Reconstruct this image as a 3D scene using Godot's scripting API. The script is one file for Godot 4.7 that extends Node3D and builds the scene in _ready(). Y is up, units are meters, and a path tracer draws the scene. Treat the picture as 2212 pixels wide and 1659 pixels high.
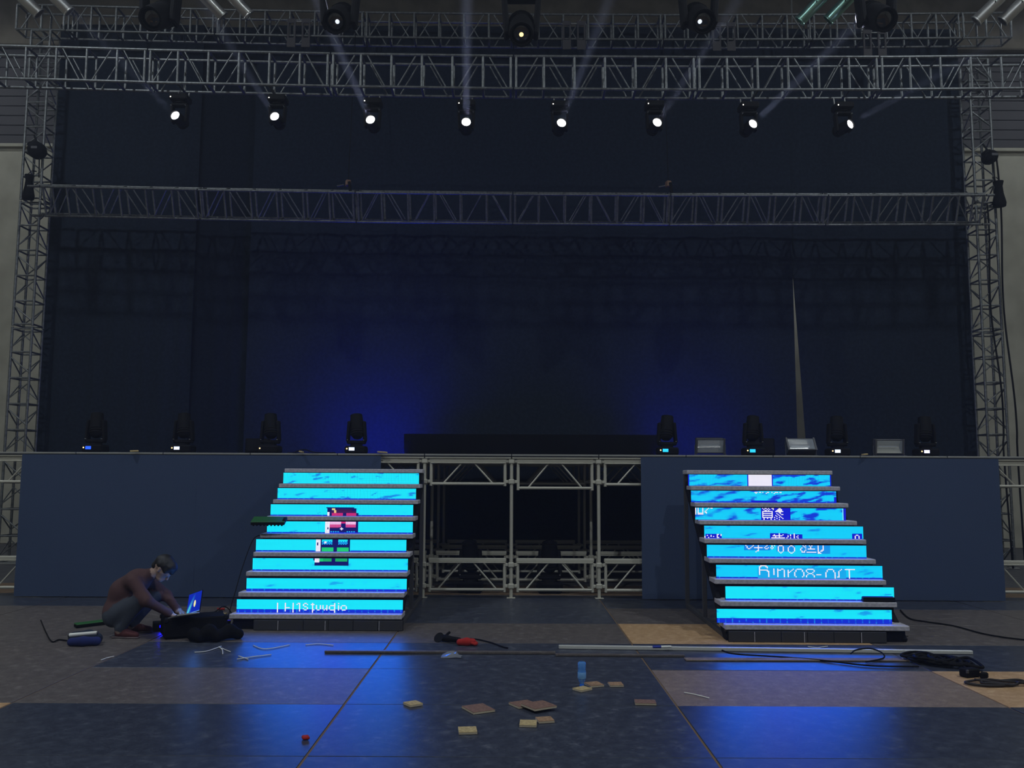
extends Node3D
# An unlit concert stage being rigged inside a sports hall.

const F := 1915.0                    # focal length in pixels of the 2212 x 1659 frame
const EYE := Vector3(0, 1.66, 0)
const PITCH := 6.02
const ROLL := 0.27

var cam_basis := Basis.from_euler(Vector3(deg_to_rad(PITCH), 0, deg_to_rad(ROLL)))
var taken := {}
var boxes := {}
var M := {}
var rng := RandomNumberGenerator.new()
var tube_mesh: ArrayMesh
var tube6_mesh: ArrayMesh

# ------------------------------------------------------------------ helpers
func ray(px: float, py: float) -> Vector3:
	return cam_basis * Vector3((px - 1106.0) / F, -(py - 829.5) / F, -1.0)

func at_floor(px: float, py: float, h := 0.0) -> Vector3:
	var d := ray(px, py)
	return EYE + d * ((h - EYE.y) / d.y)

func at_z(px: float, py: float, z: float) -> Vector3:
	var d := ray(px, py)
	return EYE + d * (z / d.z)

func numbered(n: String) -> String:
	if not taken.has(n):
		taken[n] = 0
		return n
	taken[n] += 1
	return "%s_%03d" % [n, taken[n]]

func tag(o: Node, label: String, category: String, group := "", kind := "") -> void:
	o.set_meta("label", label)
	o.set_meta("category", category)
	if group != "":
		o.set_meta("group", group)
	if kind != "":
		o.set_meta("kind", kind)

func thing(called: String, label: String, category: String, at := Vector3.ZERO, turn := Vector3.ZERO, group := "", kind := "") -> Node3D:
	var o := Node3D.new()
	o.name = numbered(called)
	add_child(o)
	o.position = at
	o.rotation_degrees = turn
	tag(o, label, category, group, kind)
	return o

func put(called: String, mesh: Mesh, m: Material, parent: Node, t := Transform3D()) -> MeshInstance3D:
	var o := MeshInstance3D.new()
	o.name = called
	o.mesh = mesh
	o.material_override = m
	o.transform = t
	o.cast_shadow = GeometryInstance3D.SHADOW_CASTING_SETTING_ON
	parent.add_child(o, true)
	return o

func lone(called: String, mesh: Mesh, m: Material, label: String, category: String, t := Transform3D(), group := "", kind := "") -> MeshInstance3D:
	var o := put(numbered(called), mesh, m, self, t)
	tag(o, label, category, group, kind)
	return o

func mat(c: Color, rough := 0.8, metal := 0.0, spec := 0.5) -> StandardMaterial3D:
	var m := StandardMaterial3D.new()
	m.albedo_color = c
	m.roughness = rough
	m.metallic = metal
	m.metallic_specular = spec
	return m

func glow(c: Color, e: float) -> StandardMaterial3D:
	var m := mat(Color(0.05, 0.05, 0.06), 0.4)
	m.emission_enabled = true
	m.emission = c
	m.emission_energy_multiplier = e
	return m

func noise_tex(seed_: int, freq: float, ramp: Array, size := 512, octaves := 5, kind := FastNoiseLite.TYPE_SIMPLEX_SMOOTH) -> NoiseTexture2D:
	var n := FastNoiseLite.new()
	n.seed = seed_
	n.frequency = freq
	n.noise_type = kind
	n.fractal_octaves = octaves
	var t := NoiseTexture2D.new()
	t.width = size
	t.height = size
	t.seamless = true
	t.noise = n
	if ramp.size() > 0:
		var g := Gradient.new()
		var offs := PackedFloat32Array()
		var cols := PackedColorArray()
		for r in ramp:
			offs.append(r[0])
			cols.append(r[1])
		g.offsets = offs
		g.colors = cols
		t.color_ramp = g
	return t

func textured(ramp: Array, seed_: int, freq: float, scale: Vector3, rough: float, bump := 0.0, spec := 0.5) -> StandardMaterial3D:
	var m := mat(Color.WHITE, rough, 0.0, spec)
	m.albedo_texture = noise_tex(seed_, freq, ramp)
	m.uv1_triplanar = true
	m.uv1_world_triplanar = true
	m.uv1_scale = scale
	if bump > 0.0:
		m.heightmap_enabled = true
		m.heightmap_texture = noise_tex(seed_ + 50, freq * 3.0, [])
		m.heightmap_scale = bump
	return m

# a box with chamfered edges, shared between alike pieces
func bbox(s: Vector3, b := 0.004) -> ArrayMesh:
	var key := "%.4f %.4f %.4f %.4f" % [s.x, s.y, s.z, b]
	if boxes.has(key):
		return boxes[key]
	b = minf(b, minf(s.x, minf(s.y, s.z)) * 0.45)
	var h := s * 0.5
	var st := SurfaceTool.new()
	st.begin(Mesh.PRIMITIVE_TRIANGLES)
	st.set_smooth_group(-1)
	var pts := {}
	for sx in [-1, 1]:
		for sy in [-1, 1]:
			for sz in [-1, 1]:
				for a in 3:
					var p := Vector3(sx * (h.x - b), sy * (h.y - b), sz * (h.z - b))
					p[a] = [sx, sy, sz][a] * h[a]
					pts[[sx, sy, sz, a]] = p
	for a in 3:
		var u := (a + 1) % 3
		var v := (a + 2) % 3
		for sg in [-1, 1]:
			var q := []
			for k in [[-1, -1], [1, -1], [1, 1], [-1, 1]]:
				var c := [0, 0, 0]
				c[a] = sg
				c[u] = k[0]
				c[v] = k[1]
				q.append(pts[[c[0], c[1], c[2], a]])
			quad_out(st, q[0], q[1], q[2], q[3])
		for su in [-1, 1]:
			for sv in [-1, 1]:
				var q2 := []
				for k in [[-1, u], [1, u], [1, v], [-1, v]]:
					var c2 := [0, 0, 0]
					c2[a] = k[0]
					c2[u] = su
					c2[v] = sv
					q2.append(pts[[c2[0], c2[1], c2[2], k[1]]])
				quad_out(st, q2[0], q2[1], q2[2], q2[3])
	for sx in [-1, 1]:
		for sy in [-1, 1]:
			for sz in [-1, 1]:
				tri_out(st, pts[[sx, sy, sz, 0]], pts[[sx, sy, sz, 1]], pts[[sx, sy, sz, 2]])
	st.generate_normals()
	var m := st.commit()
	boxes[key] = m
	return m

func tri_out(st: SurfaceTool, a: Vector3, b: Vector3, c: Vector3, about := Vector3.ZERO) -> void:
	# clockwise seen from outside the point about
	if (b - a).cross(c - a).dot((a + b + c) / 3.0 - about) > 0.0:
		st.add_vertex(a); st.add_vertex(c); st.add_vertex(b)
	else:
		st.add_vertex(a); st.add_vertex(b); st.add_vertex(c)

func quad_out(st: SurfaceTool, a: Vector3, b: Vector3, c: Vector3, d: Vector3, about := Vector3.ZERO) -> void:
	tri_out(st, a, b, c, about)
	tri_out(st, a, c, d, about)

func box(called: String, size: Vector3, at: Vector3, m: Material, parent: Node, turn := Vector3.ZERO, bevel := 0.004) -> MeshInstance3D:
	return put(called, bbox(size, bevel), m, parent, Transform3D(Basis.from_euler(turn * (PI / 180.0)), at))

func along(a: Vector3, b: Vector3, r: float) -> Transform3D:
	var y := b - a
	var up := y.normalized()
	var side := up.cross(Vector3(0.123, 0.31, 0.94)).normalized()
	return Transform3D(Basis(side * r, y, side.cross(up) * r), (a + b) * 0.5)

func make_tube(n: int) -> ArrayMesh:
	return lathe([Vector2(0, -0.5), Vector2(1, -0.5), Vector2(1, 0.5), Vector2(0, 0.5)], n, [1, 2])

func bar(called: String, a: Vector3, b: Vector3, r: float, m: Material, parent: Node, thin := false) -> MeshInstance3D:
	return put(called, tube6_mesh if thin else tube_mesh, m, parent, along(a, b, r))

# a profile turned about the y axis; sharp lists the points at which the outline breaks
func lathe(profile: Array, n := 20, sharp := []) -> ArrayMesh:
	var st := SurfaceTool.new()
	st.begin(Mesh.PRIMITIVE_TRIANGLES)
	var g := 0
	for i in profile.size() - 1:
		var p: Vector2 = profile[i]
		var q: Vector2 = profile[i + 1]
		if i in sharp:
			g += 1
		st.set_smooth_group(g)
		for k in n:
			var a0 := TAU * k / n
			var a1 := TAU * (k + 1) / n
			var v0 := Vector3(p.x * cos(a0), p.y, p.x * sin(a0))
			var v1 := Vector3(p.x * cos(a1), p.y, p.x * sin(a1))
			var w0 := Vector3(q.x * cos(a0), q.y, q.x * sin(a0))
			var w1 := Vector3(q.x * cos(a1), q.y, q.x * sin(a1))
			if q.x > 1e-6:
				st.add_vertex(v0); st.add_vertex(w0); st.add_vertex(w1)
			if p.x > 1e-6:
				st.add_vertex(v0); st.add_vertex(w1); st.add_vertex(v1)
	st.generate_normals()
	return st.commit()

# a tube swept along points
func sweep(points: Array, r: float, n := 6) -> ArrayMesh:
	var st := SurfaceTool.new()
	st.begin(Mesh.PRIMITIVE_TRIANGLES)
	st.set_smooth_group(0)
	var side := Vector3.ZERO
	var rings := []
	for i in points.size():
		var p: Vector3 = points[i]
		var before: Vector3 = points[maxi(i - 1, 0)]
		var after: Vector3 = points[mini(i + 1, points.size() - 1)]
		var dir := (after - before).normalized()
		if side == Vector3.ZERO:
			side = dir.cross(Vector3(0.2, 0.95, 0.1)).normalized()
		side = (side - dir * side.dot(dir)).normalized()
		var up := dir.cross(side)
		var ring := []
		for k in n:
			var a := TAU * k / n
			ring.append(p + (side * cos(a) + up * sin(a)) * r)
		rings.append(ring)
	for i in rings.size() - 1:
		var mid: Vector3 = (points[i] + points[i + 1]) * 0.5
		for k in n:
			var k1 := (k + 1) % n
			quad_out(st, rings[i][k], rings[i][k1], rings[i + 1][k1], rings[i + 1][k], mid)
	for e in [0, rings.size() - 1]:
		for k in n - 2:
			tri_out(st, rings[e][0], rings[e][k + 1], rings[e][k + 2], points[1] if e == 0 else points[-2])
	st.generate_normals()
	return st.commit()

func smooth(points: Array, steps := 8) -> Array:
	var out := []
	for i in points.size() - 1:
		var p0: Vector3 = points[maxi(i - 1, 0)]
		var p1: Vector3 = points[i]
		var p2: Vector3 = points[i + 1]
		var p3: Vector3 = points[mini(i + 2, points.size() - 1)]
		for k in steps:
			out.append(p1.cubic_interpolate(p2, p0, p3, float(k) / steps))
	out.append(points[-1])
	return out

func floor_path(px: Array, h: float) -> Array:
	var out := []
	for p in px:
		out.append(at_floor(p[0], p[1], h + (p[2] if p.size() > 2 else 0.0)))
	return smooth(out, 7)

# hanging cloth with thickness: width along x, from y = 0 down to -height
func cloth(w: float, h: float, nx: int, ny: int, amp: float, thick: float, seed_: int, x_left_bottom := 0.0, folds := 9.0) -> ArrayMesh:
	var n := FastNoiseLite.new()
	n.seed = seed_
	n.frequency = 0.35
	var st := SurfaceTool.new()
	st.begin(Mesh.PRIMITIVE_TRIANGLES)
	var grid := []
	for j in ny + 1:
		var row := []
		for i in nx + 1:
			var u := float(i) / nx
			var v := float(j) / ny
			var x := (u - 0.5) * w + x_left_bottom * v * (1.0 - u)
			var z := amp * (sin(u * folds * TAU + n.get_noise_2d(u * 20.0, v * 3.0) * 3.0) * 0.5 + n.get_noise_2d(x * 3.0, v * h * 1.5)) * (0.4 + 0.6 * v)
			row.append(Vector3(x, -v * h, z))
		grid.append(row)
	var back := Vector3(0, 0, -thick)
	st.set_smooth_group(0)
	for j in ny:
		for i in nx:
			var a: Vector3 = grid[j][i]
			var b: Vector3 = grid[j][i + 1]
			var c: Vector3 = grid[j + 1][i + 1]
			var d: Vector3 = grid[j + 1][i]
			var behind := (a + c) * 0.5 - Vector3(0, 0, 1)
			quad_out(st, a, b, c, d, behind)
			quad_out(st, a + back, b + back, c + back, d + back, behind + Vector3(0, 0, 2))
	st.set_smooth_group(-1)
	for i in nx:
		quad_out(st, grid[0][i], grid[0][i + 1], grid[0][i + 1] + back, grid[0][i] + back, Vector3(0, -h, 0))
		quad_out(st, grid[ny][i], grid[ny][i + 1], grid[ny][i + 1] + back, grid[ny][i] + back)
	for j in ny:
		quad_out(st, grid[j][0], grid[j + 1][0], grid[j + 1][0] + back, grid[j][0] + back)
		quad_out(st, grid[j][nx], grid[j + 1][nx], grid[j + 1][nx] + back, grid[j][nx] + back)
	st.generate_normals()
	return st.commit()

func area(parent: Node, size: Vector2, c: Color, e: float, t: Transform3D, called := "led_light") -> void:
	var l := AreaLight3D.new()
	l.name = called
	l.area_size = size
	l.light_color = c
	l.light_energy = e
	l.area_range = 40.0
	l.area_attenuation = 2.0
	l.shadow_enabled = true
	l.transform = t
	parent.add_child(l, true)

# ------------------------------------------------------------------ scene
func _ready() -> void:
	rng.seed = 20160411
	# ---- camera
	var cam := Camera3D.new()
	cam.name = "camera"
	cam.transform = Transform3D(cam_basis, EYE)
	cam.fov = 46.85
	cam.near = 0.05
	cam.far = 200.0
	cam.current = true
	add_child(cam)
	# ---- air
	var env := Environment.new()
	env.background_mode = Environment.BG_COLOR
	env.background_color = Color.BLACK
	env.tonemap_mode = Environment.TONE_MAPPER_LINEAR
	env.tonemap_exposure = 1.0
	env.sdfgi_enabled = true
	env.ssao_enabled = true
	env.ssil_enabled = true
	env.volumetric_fog_enabled = true
	env.volumetric_fog_density = 0.0028
	env.volumetric_fog_albedo = Color(0.88, 0.92, 1.0)
	env.volumetric_fog_anisotropy = 0.3
	var we := WorldEnvironment.new()
	we.name = "world_environment"
	we.environment = env
	add_child(we)
	# ---- hall lamps out of frame, plus an added one low backstage brightening the slit
	tube_mesh = make_tube(10)
	tube6_mesh = make_tube(6)
	make_materials()
	for a in [[Vector3(-10, 14.0, -7), 52.0, "beside the wide truss, chain-bag tower side"], [Vector3(10, 14.0, -7), 52.0, "beside the wide truss, cable tower side"], [Vector3(-5, 14.0, 5), 52.0, "over the open floor, laptop side"], [Vector3(5, 14.0, 5), 52.0, "over the open floor, bottle side"],
			[Vector3(-14.5, 13.4, -18.6), 8.0, "behind the backdrop, chain-bag tower side"], [Vector3(14.5, 13.4, -18.6), 8.0, "behind the backdrop, cable tower side"], [Vector3(6.6, 7.2, -20.0), 1.5, "added unseen backstage to brighten the slit"]]:
		hall_lamp(a[0], a[1], a[2])
	hall()
	backdrop()
	trusses()
	stage()
	for s in STAIRS:
		staircase(s)
	deck_gear()
	rig_gear()
	floor_things()
	person()

func make_materials() -> void:
	M.alu = mat(Color(0.50, 0.51, 0.52), 0.42, 0.85)
	M.truss = textured([[0.2, Color(0.34, 0.35, 0.345)], [0.8, Color(0.47, 0.48, 0.475)]], 4, 0.02, Vector3(1.5, 1.5, 1.5), 0.45)
	M.truss.metallic = 0.6
	M.steel = mat(Color(0.58, 0.58, 0.56), 0.45, 0.5)
	M.galv = mat(Color(0.72, 0.71, 0.65), 0.5, 0.3)
	M.black = mat(Color(0.05, 0.05, 0.058), 0.75, 0.0, 0.25)
	M.black_soft = mat(Color(0.065, 0.065, 0.075), 0.95, 0.0, 0.2)
	M.plastic = mat(Color(0.07, 0.07, 0.08), 0.8, 0.0, 0.25)
	M.grey_plastic = mat(Color(0.25, 0.25, 0.26), 0.55)
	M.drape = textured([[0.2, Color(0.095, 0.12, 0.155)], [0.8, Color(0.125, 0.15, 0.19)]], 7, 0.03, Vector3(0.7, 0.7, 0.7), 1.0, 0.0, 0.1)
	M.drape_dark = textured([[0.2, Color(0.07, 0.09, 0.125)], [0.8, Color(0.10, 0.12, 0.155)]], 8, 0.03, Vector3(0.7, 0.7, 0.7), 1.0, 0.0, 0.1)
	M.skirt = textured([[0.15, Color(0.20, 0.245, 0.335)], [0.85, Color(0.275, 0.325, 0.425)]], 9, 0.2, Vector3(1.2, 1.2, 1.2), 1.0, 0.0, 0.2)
	M.wall = textured([[0.2, Color(0.61, 0.595, 0.53)], [0.8, Color(0.67, 0.655, 0.59)]], 11, 0.01, Vector3(0.2, 0.2, 0.2), 0.9)
	M.cladding = mat(Color(0.235, 0.225, 0.235), 0.75)
	M.beam = textured([[0.2, Color(0.44, 0.41, 0.36)], [0.8, Color(0.50, 0.47, 0.42)]], 12, 0.01, Vector3(0.3, 0.3, 0.3), 0.9)
	M.ceiling = mat(Color(0.42, 0.42, 0.41), 0.9)
	M.concrete = textured([[0.2, Color(0.26, 0.26, 0.265)], [0.8, Color(0.33, 0.325, 0.32)]], 13, 0.02, Vector3(0.4, 0.4, 0.4), 0.9)
	M.slab = mat(Color(0.42, 0.34, 0.25), 0.9)
	# film-faced plywood in several states of wear
	M.board = []
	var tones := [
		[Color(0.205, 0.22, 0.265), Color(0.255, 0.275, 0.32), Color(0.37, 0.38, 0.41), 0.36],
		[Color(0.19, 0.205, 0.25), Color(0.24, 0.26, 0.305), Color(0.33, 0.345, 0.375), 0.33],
		[Color(0.325, 0.30, 0.29), Color(0.38, 0.355, 0.34), Color(0.46, 0.44, 0.42), 0.46],
		[Color(0.44, 0.38, 0.33), Color(0.50, 0.44, 0.38), Color(0.58, 0.52, 0.46), 0.6],
		[Color(0.64, 0.51, 0.36), Color(0.71, 0.58, 0.43), Color(0.76, 0.65, 0.50), 0.7],
	]
	for i in tones.size():
		var t: Array = tones[i]
		var m := textured([[0.25, t[0]], [0.66, t[1]], [0.97, t[2]]], 21 + i, 0.03, Vector3(0.45, 0.45, 0.45), t[3], 0.0, 0.36)
		m.detail_enabled = true
		m.detail_blend_mode = BaseMaterial3D.BLEND_MODE_MIX
		m.detail_albedo = noise_tex(60 + i, 0.16, [[0.4, t[0]], [0.7, t[1]], [0.95, t[2]]], 512, 4)
		m.detail_mask = noise_tex(70 + i, 0.05, [[0.45, Color.BLACK], [0.7, Color.WHITE]], 512, 4)
		M.board.append(m)
	M.tread = textured([[0.2, Color(0.64, 0.63, 0.66)], [0.8, Color(0.75, 0.74, 0.76)]], 31, 0.03, Vector3(1.5, 1.5, 1.5), 0.6)
	M.ply = [textured([[0.2, Color(0.52, 0.40, 0.28)], [0.8, Color(0.66, 0.53, 0.38)]], 33, 0.02, Vector3(3, 3, 3), 0.8),
		textured([[0.2, Color(0.42, 0.31, 0.25)], [0.8, Color(0.52, 0.40, 0.32)]], 34, 0.02, Vector3(3, 3, 3), 0.7),
		textured([[0.2, Color(0.62, 0.54, 0.36)], [0.8, Color(0.74, 0.66, 0.46)]], 35, 0.02, Vector3(3, 3, 3), 0.8)]
	M.ply_edge = mat(Color(0.70, 0.65, 0.56), 0.85)
	M.unlit = textured([[0.3, Color(0.14, 0.14, 0.15)], [0.7, Color(0.20, 0.20, 0.22)]], 36, 0.2, Vector3(8, 8, 8), 0.7)
	M.lens = mat(Color(0.06, 0.06, 0.08), 0.06, 0.0, 0.8)
	M.lit_lens = glow(Color(1, 1, 1), 9.0)
	M.reflector = mat(Color(0.85, 0.84, 0.80), 0.22, 1.0)
	M.reflector_matte = mat(Color(0.80, 0.78, 0.68), 0.6)
	M.bar_alu = mat(Color(0.76, 0.76, 0.73), 0.45, 0.2)
	M.frosted = mat(Color(0.8, 0.8, 0.8), 0.4)
	M.glass = mat(Color(0.9, 0.95, 1.0, 0.12), 0.05)
	M.glass.transparency = BaseMaterial3D.TRANSPARENCY_ALPHA
	M.bright_alu = mat(Color(0.74, 0.74, 0.72), 0.33, 0.8)
	M.green_reflect_alu = mat(Color(0.55, 0.72, 0.66), 0.3, 0.85)  # bare aluminium with a green reflection painted into its colour
	M.cable = mat(Color(0.10, 0.075, 0.07), 0.7)
	M.white = mat(Color(0.85, 0.85, 0.82), 0.5)
	M.red_cloth = mat(Color(0.62, 0.10, 0.07), 0.9)
	M.blue_cloth = mat(Color(0.08, 0.13, 0.20), 0.95)
	M.blue_cloth2 = mat(Color(0.07, 0.12, 0.34), 0.95)
	M.blue_plastic = mat(Color(0.05, 0.15, 0.55), 0.4)
	M.green = mat(Color(0.13, 0.36, 0.16), 0.5)
	M.shoe = mat(Color(0.30, 0.12, 0.12), 0.8)
	M.sole = mat(Color(0.35, 0.30, 0.30), 0.8)
	M.blue_glow = glow(Color(0.08, 0.05, 1.0), 1.6)
	M.white_glow = glow(Color(0.6, 0.8, 1.0), 2.0)
	M.bottle = mat(Color(0.35, 0.65, 0.95, 0.45), 0.12)
	M.bottle.transparency = BaseMaterial3D.TRANSPARENCY_ALPHA
	M.bottle_label = mat(Color(0.42, 0.62, 0.82), 0.5)
	M.bottle_cap = mat(Color(0.10, 0.42, 0.85), 0.4)
	M.clear_plastic = mat(Color(0.6, 0.62, 0.65, 0.35), 0.2)
	M.clear_plastic.transparency = BaseMaterial3D.TRANSPARENCY_ALPHA

func hall_lamp(p: Vector3, e: float, where: String) -> void:
	var t := thing("hall_lamp", "round metal high-bay lamp on the hall ceiling %s" % where, "lamp", p, Vector3.ZERO, "high-bay lamps of the hall")
	put("shade", lathe([Vector2(0.06, 0.42), Vector2(0.12, 0.40), Vector2(0.30, 0.05), Vector2(0.32, 0.0), Vector2(0.29, 0.05), Vector2(0.10, 0.36), Vector2(0.0, 0.37)], 24, [3, 4]), M.grey_plastic, t)
	bar("rod", Vector3(0, 0.4, 0), Vector3(0, 15.0 - p.y, 0), 0.02, M.steel, t)
	put("bulb", lathe([Vector2(0, -0.02), Vector2(0.1, 0.0), Vector2(0.14, 0.09), Vector2(0.1, 0.2), Vector2(0, 0.26)], 16), glow(Color(1.0, 0.95, 0.85), 3.0), t)
	var l := OmniLight3D.new()
	l.name = "lamp_light"
	l.light_color = Color(0.92, 0.96, 1.0)
	l.light_energy = e
	l.light_size = 0.13
	l.omni_range = 80.0
	l.omni_attenuation = 2.0
	l.shadow_enabled = true
	l.position = Vector3(0, 0.1, 0)
	t.add_child(l)

# ------------------------------------------------------------------ the hall
func hall() -> void:
	var fl := thing("floor", "hall floor laid with dark film-faced plywood sheets", "floor", Vector3.ZERO, Vector3.ZERO, "", "structure")
	box("slab", Vector3(36, 0.3, 40), Vector3(0, -0.157, -4), M.slab, fl)
	box("concrete", Vector3(36, 0.02, 7.9), Vector3(0, -0.012, -17.98), M.concrete, fl)
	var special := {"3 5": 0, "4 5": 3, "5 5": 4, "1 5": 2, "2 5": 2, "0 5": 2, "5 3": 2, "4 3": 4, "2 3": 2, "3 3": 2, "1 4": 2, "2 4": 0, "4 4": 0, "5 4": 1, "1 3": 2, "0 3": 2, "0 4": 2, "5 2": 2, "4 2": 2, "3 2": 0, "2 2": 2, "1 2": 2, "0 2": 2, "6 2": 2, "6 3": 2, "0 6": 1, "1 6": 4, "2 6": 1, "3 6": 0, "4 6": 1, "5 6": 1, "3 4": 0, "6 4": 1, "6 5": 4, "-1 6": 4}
	for r in range(1, 11):
		var z0 := -12.82 + 1.22 * (r - 1)       # row 1 lies behind the skirts, rows go towards the camera
		for c in range(-1, 8):
			var x0 := -8.54 + 2.44 * c
			var key := "%d %d" % [c, r]
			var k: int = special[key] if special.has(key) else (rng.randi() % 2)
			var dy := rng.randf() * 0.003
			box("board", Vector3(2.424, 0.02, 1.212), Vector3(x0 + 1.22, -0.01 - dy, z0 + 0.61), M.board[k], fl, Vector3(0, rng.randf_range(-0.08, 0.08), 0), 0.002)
	var wb := thing("wall_back", "pale beige hall wall with a grey clad band and a concrete beam above", "wall", Vector3(0, 0, -22), Vector3.ZERO, "", "structure")
	box("plaster", Vector3(36, 10.1, 0.3), Vector3(0, 5.05, -0.15), M.wall, wb)
	for i in 10:
		box("plank", Vector3(36, 0.252, 0.06), Vector3(0, 10.1 + 0.13 + i * 0.26, -0.04), M.cladding, wb, Vector3(-2.5, 0, 0), 0.01)
	box("cladding_backing", Vector3(36, 2.6, 0.2), Vector3(0, 11.4, -0.2), M.cladding, wb)
	box("beam", Vector3(36, 2.4, 0.5), Vector3(0, 13.9, -0.05), M.beam, wb, Vector3.ZERO, 0.03)
	box("ledge", Vector3(36, 0.09, 0.16), Vector3(0, 10.06, 0.02), M.wall, wb, Vector3.ZERO, 0.01)
	for s in [-1, 1]:
		var w := thing("wall_left" if s < 0 else "wall_right", "plain beige side wall of the hall beyond the %s tower" % ["chain-bag" if s < 0 else "cable-hung"], "wall", Vector3(18.0 * s, 0, -4), Vector3.ZERO, "", "structure")
		box("plaster", Vector3(0.3, 15.2, 40), Vector3(0.15 * s, 7.5, 0), M.wall, w)
	var wf := thing("wall_front", "plain hall wall behind the audience side", "wall", Vector3(0, 0, 15.9), Vector3.ZERO, "", "structure")
	box("plaster", Vector3(36, 15.2, 0.3), Vector3(0, 7.5, 0.15), M.wall, wf)
	var ce := thing("ceiling", "flat grey hall ceiling above the rig", "ceiling", Vector3(0, 15, -4), Vector3.ZERO, "", "structure")
	box("panel", Vector3(36, 0.3, 40), Vector3(0, 0.16, 0), M.ceiling, ce)

func backdrop() -> void:
	# three drops of black cloth; the last one leaves a slit that widens downwards
	var z := -17.62
	var top := at_z(1106, 57, z).y
	var xl := at_z(76, 972, z).x
	var xs := at_z(1716, 700, z).x
	var xr := at_z(2114, 970, z).x
	var xa := at_z(415, 700, z).x
	var xb := at_z(535, 700, z).x
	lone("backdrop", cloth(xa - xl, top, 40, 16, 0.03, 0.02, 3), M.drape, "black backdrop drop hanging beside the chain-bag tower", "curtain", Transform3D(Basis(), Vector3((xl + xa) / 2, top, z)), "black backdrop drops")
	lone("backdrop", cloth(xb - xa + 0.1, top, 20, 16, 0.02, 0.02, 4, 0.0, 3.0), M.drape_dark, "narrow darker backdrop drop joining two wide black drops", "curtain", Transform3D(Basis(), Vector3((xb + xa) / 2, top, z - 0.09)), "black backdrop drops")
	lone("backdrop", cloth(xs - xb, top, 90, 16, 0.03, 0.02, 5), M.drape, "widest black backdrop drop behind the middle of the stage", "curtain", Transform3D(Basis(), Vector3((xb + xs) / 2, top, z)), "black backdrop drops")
	# the slit is closed above y = 570 px and some 18 px wide at deck level
	var ye := at_z(1712, 570, z).y
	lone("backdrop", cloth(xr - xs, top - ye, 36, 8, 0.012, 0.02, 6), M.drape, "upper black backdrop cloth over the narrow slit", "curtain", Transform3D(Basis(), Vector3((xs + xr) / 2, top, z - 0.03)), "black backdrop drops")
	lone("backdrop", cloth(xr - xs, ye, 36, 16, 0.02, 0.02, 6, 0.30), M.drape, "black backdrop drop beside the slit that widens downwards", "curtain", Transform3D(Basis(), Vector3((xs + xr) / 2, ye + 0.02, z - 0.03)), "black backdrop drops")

# ------------------------------------------------------------------ trusses
# four chords at corner offsets (u across, v up), laid along a path; pos(t) gives the middle, axes the cross-section
func lattice(parent: Node3D, pos: Callable, length: float, corners: Array, panel: float, faces: Array, r: Array, section := 3.0, start := 0.0) -> void:
	var n := int(round(length / panel))
	var per := int(round(section / panel))
	var first := int(round(start / panel))
	for c in 4:
		var i := 0
		while i < n:
			var j := mini(n, i + per - ((i + first) % per))
			bar("chord", pos.call(i * panel + 0.012, corners[c]), pos.call(j * panel - 0.012, corners[c]), r[0], M.truss, parent)
			i = j
	for f in faces:
		var a: Vector2 = corners[f[0]]
		var b: Vector2 = corners[f[1]]
		for i in n + 1:
			var joint := (i + first) % per == 0
			for d in ([-0.045, 0.045] if joint else [0.0]):
				var t: float = i * panel + d
				if t < 0.0 or t > n * panel:
					continue
				bar("strut", pos.call(t, a), pos.call(t, b), r[1], M.truss, parent, true)
			if i < n and f[2] > 0:
				var flip := (i + first + int(f[2])) % 2 == 0
				var t0 := (i + 0.19) * panel
				var t1 := (i + 0.81) * panel
				bar("diagonal_brace", pos.call(t0, a if flip else b), pos.call(t1, b if flip else a), r[2], M.truss, parent, true)

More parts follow.
